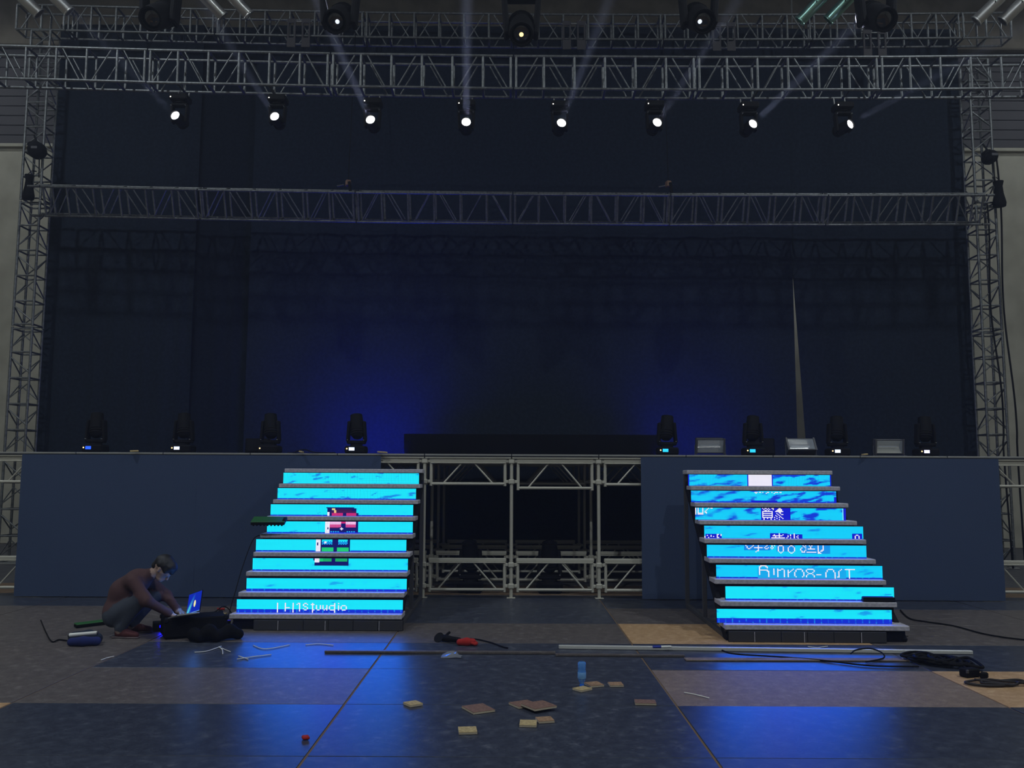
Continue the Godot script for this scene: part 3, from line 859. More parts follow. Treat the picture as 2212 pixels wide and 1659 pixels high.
# ------------------------------------------------------------------ lighting fixtures
# up = 1 stands on its base, -1 hangs from it; aim is where the head points
func moving_head(label: String, at: Vector3, up: int, k: float, aim: Vector3, display: Variant, lit: Variant, group: String) -> Node3D:
	var t := thing("moving_head_lamp", label, "stage lamp", at, Vector3.ZERO, group)
	box("base", Vector3(0.30, 0.11, 0.26) * k, Vector3(0, 0.065 * up, 0) * k, M.black, t, Vector3.ZERO, 0.02 * k)
	for sx in [-1, 1]:
		box("foot", Vector3(0.05, 0.02, 0.2) * k, Vector3(0.1 * sx, 0.01 * up, 0) * k, M.plastic, t)
	put("turntable", lathe([Vector2(0, 0), Vector2(0.09, 0), Vector2(0.09, 0.03), Vector2(0, 0.03)], 16, [1, 2]), M.plastic, t, Transform3D(Basis().scaled(Vector3(k, k, k)), Vector3(0, (0.12 if up > 0 else -0.15) * k, 0)))
	var yoke := box("yoke", Vector3(0.27, 0.05, 0.13) * k, Vector3(0, 0.175 * up, 0) * k, M.plastic, t, Vector3.ZERO, 0.015 * k)
	for sx in [-1, 1]:
		box("yoke_arm", Vector3(0.042, 0.30, 0.12) * k, Vector3(0.117 * sx, 0.16 * up, 0) * k, M.plastic, yoke, Vector3(0, 0, 4.0 * sx * up), 0.012 * k)
		box("grip", Vector3(0.012, 0.012, 0.06) * k, Vector3(0.117 * sx, 0.03 * up, 0.07) * k, M.steel, yoke)
	var hub := Vector3(0, 0.42 * up, 0) * k
	var y := aim.normalized()
	var side := y.cross(Vector3(0.1, 0.3, 0.9) if absf(y.z) < 0.8 else Vector3(0, 1, 0.05)).normalized()
	var b := Basis(side, y, side.cross(y)).scaled(Vector3(k, k, k))
	b = Basis(side * k, y * k, side.cross(y) * k)
	var head := put("head", lathe([Vector2(0, -0.2), Vector2(0.055, -0.195), Vector2(0.085, -0.16), Vector2(0.096, -0.05), Vector2(0.094, 0.08), Vector2(0.088, 0.13), Vector2(0.088, 0.16), Vector2(0.076, 0.16), Vector2(0.072, 0.125), Vector2(0.0, 0.12)], 22, [6, 7]), M.black, t, Transform3D(b, hub))
	for i in 3:
		put("cooling_rib", lathe([Vector2(0.09, -0.01), Vector2(0.1, -0.008), Vector2(0.1, 0.008), Vector2(0.09, 0.01)], 18, [1, 2]), M.plastic, head, Transform3D(Basis(), Vector3(0, -0.13 + 0.035 * i, 0)))
	var lens := lathe([Vector2(0.074, 0), Vector2(0.06, 0.012), Vector2(0.03, 0.02), Vector2(0, 0.022)], 20)
	if lit == null:
		put("lens", lens, M.lens, head, Transform3D(Basis(), Vector3(0, 0.128, 0)))
	else:
		put("lamp_lens", lens, M.lit_lens, head, Transform3D(Basis(), Vector3(0, 0.135, 0)))
		var sp := SpotLight3D.new()
		sp.name = "beam_light"
		sp.light_color = Color(0.86, 0.88, 1.0)
		sp.light_energy = lit
		sp.light_size = 0.055
		sp.spot_angle = 1.4
		sp.spot_angle_attenuation = 0.4
		sp.spot_range = 60.0
		sp.spot_attenuation = 2.0
		sp.shadow_enabled = true
		var f := -y
		var sx2 := f.cross(Vector3.UP).normalized() * -1.0
		sp.transform = Transform3D(Basis(sx2, f.cross(sx2), f), hub + y * 0.17 * k)
		sp.transform = Transform3D(Basis.looking_at(y, Vector3.UP if absf(y.y) < 0.95 else Vector3.RIGHT), hub + y * 0.17 * k)
		t.add_child(sp)
	if display != null:
		var q: Array = display
		box("status_light", Vector3(0.018, 0.018, 0.006), Vector3(-0.115, 0.078 * up, 0.132) * k, q[2], t, Vector3.ZERO, 0.002)
		if q[0] != null:
			box("bezel", Vector3(0.11, 0.065, 0.006), Vector3(-0.045, 0.075 * up, 0.131) * k, M.black, t, Vector3.ZERO, 0.002)
			box("display_screen", Vector3(0.08, 0.045, 0.006), Vector3(-0.045, 0.075 * up, 0.134) * k, q[0], t, Vector3.ZERO, 0.001)
			area(t, Vector2(0.08, 0.045), q[1], 0.02, Transform3D(Basis.from_euler(Vector3(0, PI, 0)), Vector3(-0.045, 0.075 * up, 0.14) * k), "display_light")
	return t

func deck_gear() -> void:
	var white := [glow(Color(0.85, 0.9, 1.0), 1.6), Color(0.5, 0.6, 1.0)]
	var blue := [glow(Color(0.15, 0.35, 1.0), 1.5), Color(0.2, 0.4, 1.0)]
	var cyan := [glow(Color(0.15, 0.75, 1.0), 1.5), Color(0.2, 0.7, 1.0)]
	var led := glow(Color(1.0, 0.85, 0.6), 2.0)
	var rows := [[-6.08, blue, "with a blue display, at the end of its row"], [-4.80, white, "with a white display, second from the chain-bag tower"], [-3.53, null, "with only an orange status light lit"], [-2.27, white, "with a white display, beside the open bays"],
		[2.27, cyan, "with a cyan display, beside the open bays"], [3.53, cyan, "with a cyan display, between two floodlights"], [4.76, white, "with a white display, between two floodlights"], [6.05, [glow(Color(0.85, 0.85, 1.0), 1.6), Color(0.3, 0.3, 1.0)], "with a white display, at the end of its row"]]
	for i in rows.size():
		var r: Array = rows[i]
		var disp: Variant = [r[1][0], r[1][1], led] if r[1] != null else [null, null, led]
		moving_head("black deck moving head %s, %s" % [r[2], "laptop side" if i < 4 else "floodlight side"], Vector3(r[0], DECK, -12.98), 1, 1.0, Vector3(0.12 * (-1 if i < 4 else 1), 0.95, -0.25), disp, null, "moving heads standing along the stage edge")
	for a in [[2.82, -12, 0.38, "upright floodlight with a bright lower reflector on the deck"], [4.11, 35, 0.38, "floodlight tipped back with a green glint on the deck"], [5.36, -8, 0.38, "upright floodlight with an even pale reflector on the deck"]]:
		floodlight(Vector3(a[0], DECK, -12.62), a[1], a[3], M.reflector if a[1] != -8 else M.reflector_matte)
	for a in [[-3.86, 0.36, 0.22, "small dark monitor speaker behind an unlit-display moving head"], [3.82, 0.34, 0.26, "small dark monitor speaker between a moving head and the tipped floodlight"]]:
		var t := thing("monitor_speaker", a[3], "speaker", Vector3(a[0], DECK, -13.6), Vector3.ZERO, "monitor speakers on the deck")
		box("cabinet", Vector3(a[1], a[2], 0.3), Vector3(0, a[2] / 2 + 0.012, 0), M.black_soft, t, Vector3(-6, 0, 0), 0.012)
		box("grille", Vector3(a[1] - 0.05, a[2] - 0.05, 0.01), Vector3(0, a[2] / 2 + 0.03, 0.155), M.plastic, t, Vector3(-6, 0, 0), 0.004)
		for sx in [-1, 1]:
			box("foot", Vector3(0.04, 0.02, 0.22), Vector3(sx * (a[1] / 2 - 0.05), 0.008, 0), M.black, t)
	# scraps of timber on the deck edge
	var n := 0
	for a in [[290, 974, 0.11, "pale wood scrap on the deck edge above the outer skirt"], [651, 974, 0.09, "small pale scrap on the deck edge above the book-icon staircase"], [826, 971, 0.16, "crooked pale offcut on the deck edge at the skirt's end"], [1868, 976, 0.08, "small pale scrap on the deck edge beside the even floodlight"]]:
		var p := at_z(a[0], a[1], -12.36)
		var o := lone("wood_scrap", bbox(Vector3(a[2], 0.02, 0.05), 0.004), M.ply[2], a[3], "wood scrap", Transform3D(Basis.from_euler(Vector3(0.1, 0.5 + n, 0.06 * (1 - 2 * (n % 2)))), Vector3(p.x, DECK + 0.016, -12.36)), "timber scraps on the deck edge")
		n += 1
	put(numbered("deck_cable"), sweep(smooth([Vector3(-3.2, DECK + 0.01, -12.7), Vector3(-3.05, DECK + 0.01, -12.45), Vector3(-2.9, DECK + 0.05, -12.4), Vector3(-2.75, DECK + 0.01, -12.42), Vector3(-2.5, DECK + 0.01, -12.6)], 6), 0.008), M.plastic, self)
	tag(get_child(get_child_count() - 1), "thin cable looping over the deck edge near the orange status light", "cable")

func floodlight(at: Vector3, tip: float, label: String, finish: Material) -> void:
	var t := thing("floodlight", label, "floodlight", at, Vector3.ZERO, "floodlights standing on the deck")
	var head := Node3D.new()
	head.name = "head"
	t.add_child(head)
	head.position = Vector3(0, 0.135 if tip < 20 else 0.15, 0)
	head.rotation_degrees = Vector3(-tip, 0, 0)
	var w := 0.39
	var h := 0.205
	box("housing_back", Vector3(w, h, 0.02), Vector3(0, 0, -0.09), M.black, head)
	for s in [-1, 1]:
		box("housing_side", Vector3(0.014, h, 0.12), Vector3(s * (w / 2 - 0.007), 0, -0.03), M.grey_plastic, head)
		box("housing_edge", Vector3(w, 0.014, 0.12), Vector3(0, s * (h / 2 - 0.007), -0.03), M.grey_plastic, head)
		box("bezel_side", Vector3(0.025, h + 0.02, 0.012), Vector3(s * w / 2, 0, 0.035), M.grey_plastic, head)
		bar("stand", Vector3(s * (w / 2 + 0.02), 0.004, 0.0), Vector3(s * (w / 2 + 0.02), 0.15, 0), 0.008, M.grey_plastic, t)
	box("stand_foot", Vector3(w + 0.06, 0.008, 0.12), Vector3(0, 0.004, 0), M.grey_plastic, t)
	# a trough reflector
	var st := SurfaceTool.new()
	st.begin(Mesh.PRIMITIVE_TRIANGLES)
	st.set_smooth_group(0)
	var n := 10
	for i in n:
		var p := []
		for k in 2:
			var a := lerpf(-1.25, 1.25, float(i + k) / n)
			p.append(Vector2(sin(a) / sin(1.25) * (h / 2 - 0.016), 0.02 - 0.1 * (cos(a) - cos(1.25)) / (1 - cos(1.25))))
		var xw := w / 2 - 0.016
		quad_out(st, Vector3(-xw, p[0].x, p[0].y), Vector3(xw, p[0].x, p[0].y), Vector3(xw, p[1].x, p[1].y), Vector3(-xw, p[1].x, p[1].y), Vector3(0, 0, -5))
	st.generate_normals()
	put("reflector", st.commit(), finish, head)
	bar("lamp_tube", Vector3(-0.13, 0, -0.03), Vector3(0.13, 0, -0.03), 0.008, M.frosted, head, true)
	box("glass", Vector3(w - 0.03, h - 0.03, 0.004), Vector3(0, 0, 0.03), M.glass, head, Vector3.ZERO, 0.001)

func rig_gear() -> void:
	# eight beam lamps under the front truss
	var lens_px := [[378, 249, -0.128, 0.5], [593, 251, -0.05, 0.6], [800, 258, -0.067, 1.3], [1007, 263, 0.053, 1.6], [1213, 265, 0.135, 0.9], [1420, 264, 0.163, 0.8], [1627, 267, 0.24, 1.4], [1837, 268, 0.5, 0.9]]
	var names := ["first", "second", "third", "fourth", "fifth", "sixth", "seventh", "eighth"]
	for i in 8:
		var a: Array = lens_px[i]
		var p := at_z(a[0], a[1], -13.95)
		var aim := Vector3(a[2], 0.10, 1.0).normalized()
		var hub := p - aim * 0.15
		var top := hub.y + 0.42
		var m := moving_head("lit white beam lamp, %s from the chain-bag tower, under wide truss" % names[i], Vector3(hub.x, top, hub.z), -1, 1.0, aim, [null, null, glow(Color(1, 0.97, 0.9), 2.5)], BEAM * a[3], "row of lit beam lamps")
		var x: float = hub.x
		var under: float = 7.98 + 0.00128 * x * x - 0.0054 * x - 0.02
		for sx in [-1, 1]:
			bar("hook_clamp", Vector3(sx * 0.09, -0.005, -0.1), Vector3(sx * 0.09, under - top + 0.01, -0.14), 0.012, M.steel, m)
	# large moving heads on the truss above the frame
	var big := [[345, 34, "over the chain-bag tower's side, no glint"], [733, 40, "with a small white glint"], [1126, 62, "with a warm yellow glint in its lens"], [1510, 40, "with a broad white glint"], [1893, 36, "over the cable tower's side"]]
	for i in 5:
		var a: Array = big[i]
		var p := at_z(a[0], a[1], -11.0)
		var top := p.y + 0.42 * 1.75
		var m := moving_head("large black hanging moving head, %s" % a[2], Vector3(p.x, top, -11.0), -1, 1.75, Vector3(0.05 * (i - 2), -0.55, 0.6 if i == 2 else 0.75), null, null, "large moving heads above the rig")
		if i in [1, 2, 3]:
			put("painted_glint", lathe([Vector2(0, -0.006), Vector2(0.012, -0.004), Vector2(0.016, 0), Vector2(0.012, 0.004), Vector2(0, 0.006)], 12), glow(Color(1.0, 0.85, 0.55) if i == 2 else Color(0.9, 0.93, 1.0), 2.2 if i == 2 else 1.2), m.get_node("head"), Transform3D(Basis(), Vector3([0.0, -0.02, 0.0, 0.03, 0.0][i], 0.154, 0.0)))  # glowing speck imitates a glint on the lens of an unlit lamp
		for sx in [-1, 1]:
			bar("hook_clamp", Vector3(sx * 0.12, -0.01, 0.1), Vector3(sx * 0.12, 8.555 - top, 0.17), 0.016, M.steel, m)
	# aluminium lamp barrels in pairs
	var cans := [[85, 30, -1], [150, 26, -1], [482, 36, -1], [538, 33, -1], [1727, 46, 1], [1788, 44, 1], [2108, 46, 1], [2165, 46, 1]]
	for i in 8:
		var a: Array = cans[i]
		var p := at_z(a[0], a[1], -11.55)
		var dir := Vector3(-0.62 * a[2], -0.60, -0.35).normalized()
		var t := thing("barrel_lamp", "bare aluminium barrel lamp, %s of a pair %s" % ["outer" if (i % 2 == 0) == (i < 4) else "inner", ["beside the chain-bag tower", "between two moving heads on the laptop side", "with a painted green reflection between two moving heads", "beside the cable tower"][i / 2]], "stage lamp", p, Vector3.ZERO, "aluminium barrel lamps")
		var side := dir.cross(Vector3.FORWARD).normalized()
		var b := Basis(side, dir, side.cross(dir))
		put("barrel", lathe([Vector2(0.03, -0.52), Vector2(0.07, -0.50), Vector2(0.078, -0.40), Vector2(0.078, -0.02), Vector2(0.088, -0.01), Vector2(0.088, 0.0), Vector2(0.074, 0.0), Vector2(0.068, -0.36), Vector2(0.0, -0.38)], 18, [3, 4, 5, 6]), M.green_reflect_alu if i in [4, 5] else M.bright_alu, t, Transform3D(b, Vector3.ZERO))
		var mid := dir * -0.3
		for s in [-1, 1]:
			bar("bracket_arm", mid + side.cross(dir) * 0.085 * s, mid + Vector3(0, 0.25, 0.03 * s), 0.008, M.black, t, true)
		bar("hook_clamp", mid + Vector3(0, 0.24, 0), Vector3(mid.x, 8.55 - p.y, 0.38), 0.014, M.black, t)
	# pairs of pale hanging brackets on the rear top truss
	var hangers := [[645, 71, "on the laptop side"], [1240, 76, "near the middle"], [1564, 79, "between two moving heads"], [1890, 95, "behind the outer moving head"]]
	for a in hangers:
		var p := at_z(a[0], a[1], -16.92)
		var t := thing("hanger_bracket", "pair of pale slotted hanging plates on the rear truss, %s" % a[2], "bracket", p, Vector3.ZERO, "slotted hanging plates on the rear truss")
		for s in [-1, 1]:
			var x: float = s * 0.145
			box("plate", Vector3(0.17, 0.20, 0.02), Vector3(x, -0.2, 0), M.cladding, t)
			box("plate_head", Vector3(0.17, 0.09, 0.02), Vector3(x, 0.255, 0), M.cladding, t)
			for e in [-1, 1]:
				box("plate_edge", Vector3(0.035, 0.31, 0.02), Vector3(x + e * 0.0675, 0.055, 0), M.cladding, t)
		bar("cross_pin", Vector3(-0.25, 0.25, -0.02), Vector3(0.25, 0.25, -0.02), 0.012, M.steel, t)
	# steel lines that hold the middle truss
	for a in [[752, 402, "on the laptop side"], [1444, 404, "on the bottle side"]]:
		var p := at_z(a[0], a[1] - 4, -16.50)
		var t := thing("truss_hoist", "dark steel line and clamp lifting the middle truss %s" % a[2], "hoist", p, Vector3.ZERO, "lifting lines of the middle truss")
		bar("line", Vector3(0, 0.02, 0), Vector3(0, 10.5 - p.y, -0.38), 0.008, M.black, t, true)
		box("clamp", Vector3(0.10, 0.12, 0.1), Vector3(0, 0.02, 0), M.ply[1], t, Vector3(0, 20, 0), 0.015)
		bar("shackle", Vector3(-0.07, -0.03, 0.05), Vector3(-0.2, -0.06, 0.06), 0.018, M.grey_plastic, t)
		box("hook", Vector3(0.05, 0.2, 0.05), Vector3(0.04, -0.06, 0.04), M.black, t, Vector3(0, 0, 8))
	# hoist motors and chain bags on the towers
	hoist(at_z(80, 325, -16.75), Vector3(-9.46, 0, -16.9), "round dark hoist motor on the tower without cables", 0.165)
	hoist(at_z(2138, 340, -16.75), Vector3(9.27, 0, -16.9), "dark hoist motor with a pale label on the cable tower", 0.13)
	chain_bag(at_z(62, 405, -16.74), "black flared chain bag hanging on the tower without cables", 0.09, 0.5)
	chain_bag(at_z(2158, 420, -16.74), "black flared chain bag hanging on the cable tower", 0.10, 0.52)
	# cables down the right-hand tower
	var cab := [[2150, 330, 2196, 985], [2128, 440, 2170, 985]]
	for i in 2:
		var a: Array = cab[i]
		var p := at_z(a[0], a[1], -16.8)
		var q := at_z(a[2], a[3], -16.8)
		var pts := []
		for j in 14:
			var u := j / 13.0
			pts.append(p.lerp(q, u) + Vector3(0.035 * sin(u * 9.0 + i), 0, 0.02 * cos(u * 7.0)))
		pts.append(Vector3(q.x + 0.02, 0.02, -16.75))
		lone("tower_cable", sweep(smooth(pts, 3), 0.018), M.black, ["loose outer black cable hanging down the cable tower", "inner black cable hanging down the cable tower"][i], "cable", Transform3D(), "black cables down the tower")

const BEAM := 850.0

func hoist(at: Vector3, tower: Vector3, label: String, r: float) -> void:
	var t := thing("hoist_motor", label, "hoist", at, Vector3.ZERO, "hoist motors on the towers")
	put("motor", lathe([Vector2(0, -0.15), Vector2(r * 0.8, -0.13), Vector2(r, -0.06), Vector2(r, 0.06), Vector2(r * 0.8, 0.13), Vector2(0, 0.15)], 14), M.black_soft, t, Transform3D(Basis.from_euler(Vector3(PI / 2, 0, 0)), Vector3.ZERO))
	box("gear_case", Vector3(r * 1.1, r * 1.5, 0.2), Vector3(-r * 0.3, r * 0.3, 0), M.black_soft, t, Vector3(0, 0, 20), 0.03)
	box("name_plate", Vector3(0.12, 0.05, 0.005), Vector3(0.02, 0.01, 0.155), M.grey_plastic, t)
	bar("hook", Vector3(0, r * 0.8, 0), Vector3(tower.x - at.x, r + 0.2, tower.z - at.z), 0.018, M.plastic, t)
	bar("chain", Vector3(0.05, -r * 0.8, 0), Vector3(0.08, -0.55, 0.02), 0.012, M.plastic, t, true)

func chain_bag(at: Vector3, label: String, w: float, h: float) -> void:
	var t := thing("chain_bag", label, "chain bag", at, Vector3.ZERO, "chain bags on the towers")
	put("sack", lathe([Vector2(0, -h / 2), Vector2(w * 1.15, -h / 2 + 0.02), Vector2(w * 1.25, -h / 2 + 0.09), Vector2(w * 0.85, 0.02), Vector2(w * 0.72, h / 2 - 0.1), Vector2(w * 0.95, h / 2), Vector2(w * 0.8, h / 2), Vector2(0, h / 2 - 0.06)], 14, [5, 6]), M.black_soft, t)
	for s in [-1, 1]:
		bar("strap", Vector3(w * 0.8 * s, h / 2 - 0.02, 0), Vector3(0.02 * s, h / 2 + 0.12, -0.1), 0.008, M.black, t, true)
	bar("hook", Vector3(0, h / 2 + 0.12, -0.1), Vector3(0.0 if at.x > 0 else 0.02, h / 2 + 0.14, -0.19), 0.012, M.black, t, true)

# ------------------------------------------------------------------ things lying about
func block(px: float, py: float, w: float, d: float, turn: float, k: int, label: String, lift := 0.0, h := 0.017) -> void:
	var p := at_floor(px, py)
	var t := thing("plywood_offcut", label, "wood offcut", Vector3(p.x, lift, p.z), Vector3(0, turn, 0), "plywood offcuts scattered on the floor")
	box("face_ply", Vector3(w, 0.004, d), Vector3(0, h - 0.002, 0), M.ply[k], t, Vector3.ZERO, 0.001)
	box("core", Vector3(w, h - 0.0045, d), Vector3(0, (h - 0.0045) / 2 + 0.0005, 0), M.ply_edge, t, Vector3.ZERO, 0.001)

func floor_things() -> void:
	block(892, 1523, 0.105, 0.11, 35, 2, "small yellowish plywood offcut lying alone on the blue-lit floor")
	block(1033, 1534, 0.17, 0.20, 28, 1, "reddish plywood offcut with a pale edge, lying alone")
	block(1130, 1524, 0.16, 0.15, 30, 1, "reddish plywood offcut half covered by a larger one")
	block(1164, 1533, 0.19, 0.18, 32, 1, "largest reddish plywood offcut lying over another", 0.019)
	block(1141, 1566, 0.115, 0.13, -3, 2, "square pale offcut touching a smaller reddish one")
	block(1177, 1558, 0.11, 0.11, 12, 0, "smaller reddish offcut touching a square pale one")
	block(1010, 1581, 0.12, 0.13, 6, 2, "pale yellowish offcut closest to the reddish lone one")
	block(1283, 1481, 0.12, 0.13, 20, 0, "tan offcut just behind the blue water bottle")
	block(1330, 1481, 0.11, 0.11, 4, 0, "tan square offcut beside the pair at the water bottle")
	block(1258, 1491, 0.12, 0.10, 40, 2, "yellowish offcut in front of the blue water bottle")
	block(1394, 1520, 0.155, 0.11, -4, 1, "dark reddish offcut with a white edge near the floor seam")
	# water bottle standing on its cap
	var p := at_floor(1257, 1485)
	var b := thing("water_bottle", "small clear blue water bottle standing upside down on its cap", "bottle", p)
	put("body", lathe([Vector2(0.0, 0.198), Vector2(0.024, 0.2), Vector2(0.031, 0.192), Vector2(0.032, 0.15), Vector2(0.029, 0.14), Vector2(0.032, 0.13), Vector2(0.032, 0.08), Vector2(0.026, 0.05), Vector2(0.014, 0.03), Vector2(0.013, 0.02), Vector2(0.0, 0.02)], 18, [9]), M.bottle, b)
	put("label_band", lathe([Vector2(0.0325, 0.07), Vector2(0.0335, 0.072), Vector2(0.0335, 0.118), Vector2(0.0325, 0.12)], 18), M.bottle_label, b)
	put("cap", lathe([Vector2(0, 0.0), Vector2(0.018, 0.0), Vector2(0.018, 0.024), Vector2(0, 0.024)], 14, [1, 2]), M.bottle_cap, b)
	# long bars
	var a0 := at_floor(1207, 1401)
	var a1 := at_floor(2100, 1413)
	var al := lone("aluminium_bar", bbox(Vector3(a0.distance_to(a1), 0.032, 0.05), 0.003), M.bar_alu, "long pale aluminium bar lying across the floor before the white-block staircase", "metal bar")
	al.transform = Transform3D(Basis.from_euler(Vector3(0, -atan2(a1.z - a0.z, a1.x - a0.x), 0)), (a0 + a1) / 2 + Vector3(0, 0.017, 0))
	for a in [[702, 1410, 1200, 1413, 0.06, 0.022, "long thin dark brown plank lying before the book-icon staircase", 2], [1480, 1426, 1960, 1427, 0.11, 0.012, "brown plank lying along the near side of the aluminium bar", 3], [1200, 1417, 1478, 1419, 0.05, 0.02, "short dark plank ending where the aluminium bar begins", 2]]:
		var q0 := at_floor(a[0], a[1])
		var q1 := at_floor(a[2], a[3])
		var o := lone("floor_plank", bbox(Vector3(q0.distance_to(q1), a[5], a[4]), 0.003), M.board[a[7]], a[6], "plank", Transform3D(Basis.from_euler(Vector3(0, -atan2(q1.z - q0.z, q1.x - q0.x), 0)), (q0 + q1) / 2 + Vector3(0, a[5] / 2 + 0.001, 0)), "planks lying before the stairs")
	# red glove, dark tool and lead
	p = at_floor(1008, 1394)
	var gl := thing("work_glove", "crumpled red work glove lying beside a dark power tool", "glove", p)
	put("palm", blob([[Vector3(-0.07, 0.03, 0), 0.032], [Vector3(0.0, 0.035, 0.01), 0.038], [Vector3(0.06, 0.03, -0.01), 0.03]], 0.008), M.red_cloth, gl)
	for i in 4:
		put("finger", blob([[Vector3(0.05, 0.025, -0.03 + 0.018 * i), 0.014], [Vector3(0.10 - 0.008 * absf(i - 1.5), 0.018, -0.04 + 0.026 * i), 0.012]], 0.006), M.red_cloth, gl)
	p = at_floor(972, 1388)
	var tl := thing("power_tool", "dark angle grinder lying beside the red glove", "power tool", p, Vector3(0, -35, 0))
	put("motor_body", lathe([Vector2(0, -0.13), Vector2(0.026, -0.125), Vector2(0.028, -0.02), Vector2(0.034, 0.03), Vector2(0.034, 0.09), Vector2(0.02, 0.11), Vector2(0, 0.112)], 14), M.black, tl, Transform3D(Basis.from_euler(Vector3(0, 0, PI / 2)), Vector3(0, 0.036, 0)))
	put("disc", lathe([Vector2(0, 0), Vector2(0.055, 0.0), Vector2(0.055, 0.006), Vector2(0, 0.006)], 18, [1, 2]), M.plastic, tl, Transform3D(Basis.from_euler(Vector3(0.9, 0, 0)), Vector3(-0.12, 0.04, 0.03)))
	bar("side_handle", Vector3(-0.07, 0.05, 0), Vector3(-0.08, 0.08, -0.09), 0.013, M.black, tl)
	lone("tool_lead", sweep(floor_path([[985, 1386], [1005, 1380], [1030, 1381], [1060, 1388], [1085, 1397], [1097, 1400]], 0.008), 0.007), M.black, "black lead trailing from the power tool past the glove", "cable")
	# crumpled clear plastic
	p = at_floor(975, 1420)
	lone("plastic_scrap", crumple(0.14, 0.05, 5), M.clear_plastic, "crumpled clear plastic scrap on the dark floor behind the offcuts", "plastic scrap", Transform3D(Basis(), p + Vector3(0, 0.004, 0)))
	lone("plastic_scrap", bbox(Vector3(0.045, 0.02, 0.05), 0.006), M.red_cloth, "small red scrap beside the worn floor seam", "plastic scrap", Transform3D(Basis.from_euler(Vector3(0, 0.4, 0)), at_floor(660, 1597) + Vector3(0, 0.011, 0)))
	p = at_floor(1428, 1400, 0.033)
	var cp := thing("marker_pen", "blue and white marker pen lying on the aluminium bar", "pen", p + Vector3(0, 0.012, 0), Vector3(0, 4, 0))
	bar("barrel", Vector3(0.0, 0, 0), Vector3(0.1, 0, 0), 0.011, M.white, cp)
	bar("cap", Vector3(-0.08, 0, 0), Vector3(0.0, 0, 0), 0.013, M.blue_plastic, cp)
	# strewn white cable ties
	var ties := [[[420, 1409], [445, 1407], [470, 1399], [478, 1396]], [[473, 1397], [480, 1404], [481, 1413]], [[478, 1400], [490, 1405], [498, 1408]], [[512, 1424], [545, 1419], [586, 1414]], [[515, 1417], [530, 1422], [536, 1424]], [[547, 1394], [574, 1402], [626, 1393]], [[660, 1393], [690, 1391], [720, 1394]], [[218, 1426], [232, 1421], [246, 1418]], [[1478, 1496], [1500, 1500], [1532, 1508]], [[1745, 1397], [1766, 1399], [1788, 1396]]]
	for i in ties.size():
		lone("cable_tie", sweep(floor_path(ties[i], 0.006), 0.0045, 5), M.white, ["long white cable tie curving before the flight case", "short white cable tie bent at the end of a long one", "white cable tie stub beside the bent tie", "white cable tie on the blue patch of floor", "short white cable tie crossing another on the blue patch", "white bent cable tie at the foot of the book-icon staircase", "white cable tie behind the thin brown plank", "pale splinter-like tie on the worn board", "pale tie on the worn brown board", "white tie lying at the foot of the white-block staircase"][i], "cable tie", Transform3D(), "white cable ties strewn on the floor")
	# black cables on the right
	lone("cable_coil", sweep(coil(2072, 1478, 2210, 1478, 0.05), 0.011), M.cable, "black cable looped in flat rings on the tan board", "cable")
	lone("cable_coil", sweep(tangle(), 0.013), M.black, "tangled heap of black cable before the aluminium bar's end", "cable")
	lone("floor_cable", sweep(floor_path([[1945, 1318], [1965, 1336], [2000, 1343], [2060, 1352], [2120, 1368], [2170, 1377], [2230, 1384]], 0.009), 0.009), M.black, "thin black cable running from the white-block staircase along the skirt", "cable")
	lone("floor_cable", sweep(floor_path([[1560, 1405, 0.03], [1590, 1413, 0.03], [1700, 1420], [1790, 1428], [1880, 1438], [1985, 1440]], 0.012), 0.008), M.black, "black cable crossing the aluminium bar towards the cable heap", "cable")
	lone("floor_cable", sweep(floor_path([[1838, 1412, 0.04], [1850, 1404, 0.05], [1880, 1401, 0.06], [1905, 1410, 0.05], [1908, 1422, 0.02], [1870, 1430]], 0.01), 0.007), M.black, "black cable arching in a loop over the aluminium bar", "cable")
	p = at_floor(2095, 1462)
	var cb := thing("power_connector", "black multi-way power connector box lying on the tan board", "connector", p, Vector3(0, 20, 0))
	box("body", Vector3(0.15, 0.07, 0.09), Vector3(0, 0.036, 0), M.black, cb, Vector3.ZERO, 0.01)
	box("latch", Vector3(0.02, 0.03, 0.02), Vector3(-0.07, 0.055, 0.045), M.grey_plastic, cb)
	box("plug", Vector3(0.06, 0.05, 0.06), Vector3(0.06, 0.026, 0.09), M.black, cb, Vector3(0, 30, 0), 0.01)
	# things on the stairs
	p = at_z(1815, 1206, -10.35)
	var gv := thing("work_glove", "dark glove lying on a tread beside white cropped characters", "glove", Vector3(p.x, FIRST + RISE * 3 + 0.002, -10.30), Vector3(0, 15, 0))
	put("palm", blob([[Vector3(-0.05, 0.02, 0), 0.022], [Vector3(0.02, 0.026, 0), 0.028], [Vector3(0.07, 0.018, 0.01), 0.02]], 0.007), M.black_soft, gv)
	p = at_z(1896, 1297, -9.62)
	var fc := thing("tool_case", "flat black case lying on a tread before a plain LED strip", "case", Vector3(p.x, FIRST + RISE * 1 + 0.002, -9.60), Vector3(0, -3, 0))
	box("lower_shell", Vector3(0.34, 0.026, 0.075), Vector3(0, 0.014, 0), M.black, fc, Vector3.ZERO, 0.006)
	box("upper_shell", Vector3(0.33, 0.022, 0.07), Vector3(0, 0.038, 0), M.black, fc, Vector3.ZERO, 0.006)
	p = at_z(580, 1150, -10.85)
	var gm := thing("led_module_board", "green-backed LED module lying across a tread of the book-icon staircase", "LED module", Vector3(p.x, FIRST + RISE * 4 + 0.155, -10.86), Vector3(16, 4, 0))
	box("circuit_board", Vector3(0.40, 0.012, 0.2), Vector3(0, 0.02, 0), M.green, gm)
	box("housing", Vector3(0.40, 0.03, 0.2), Vector3(0, -0.002, 0), M.black, gm)
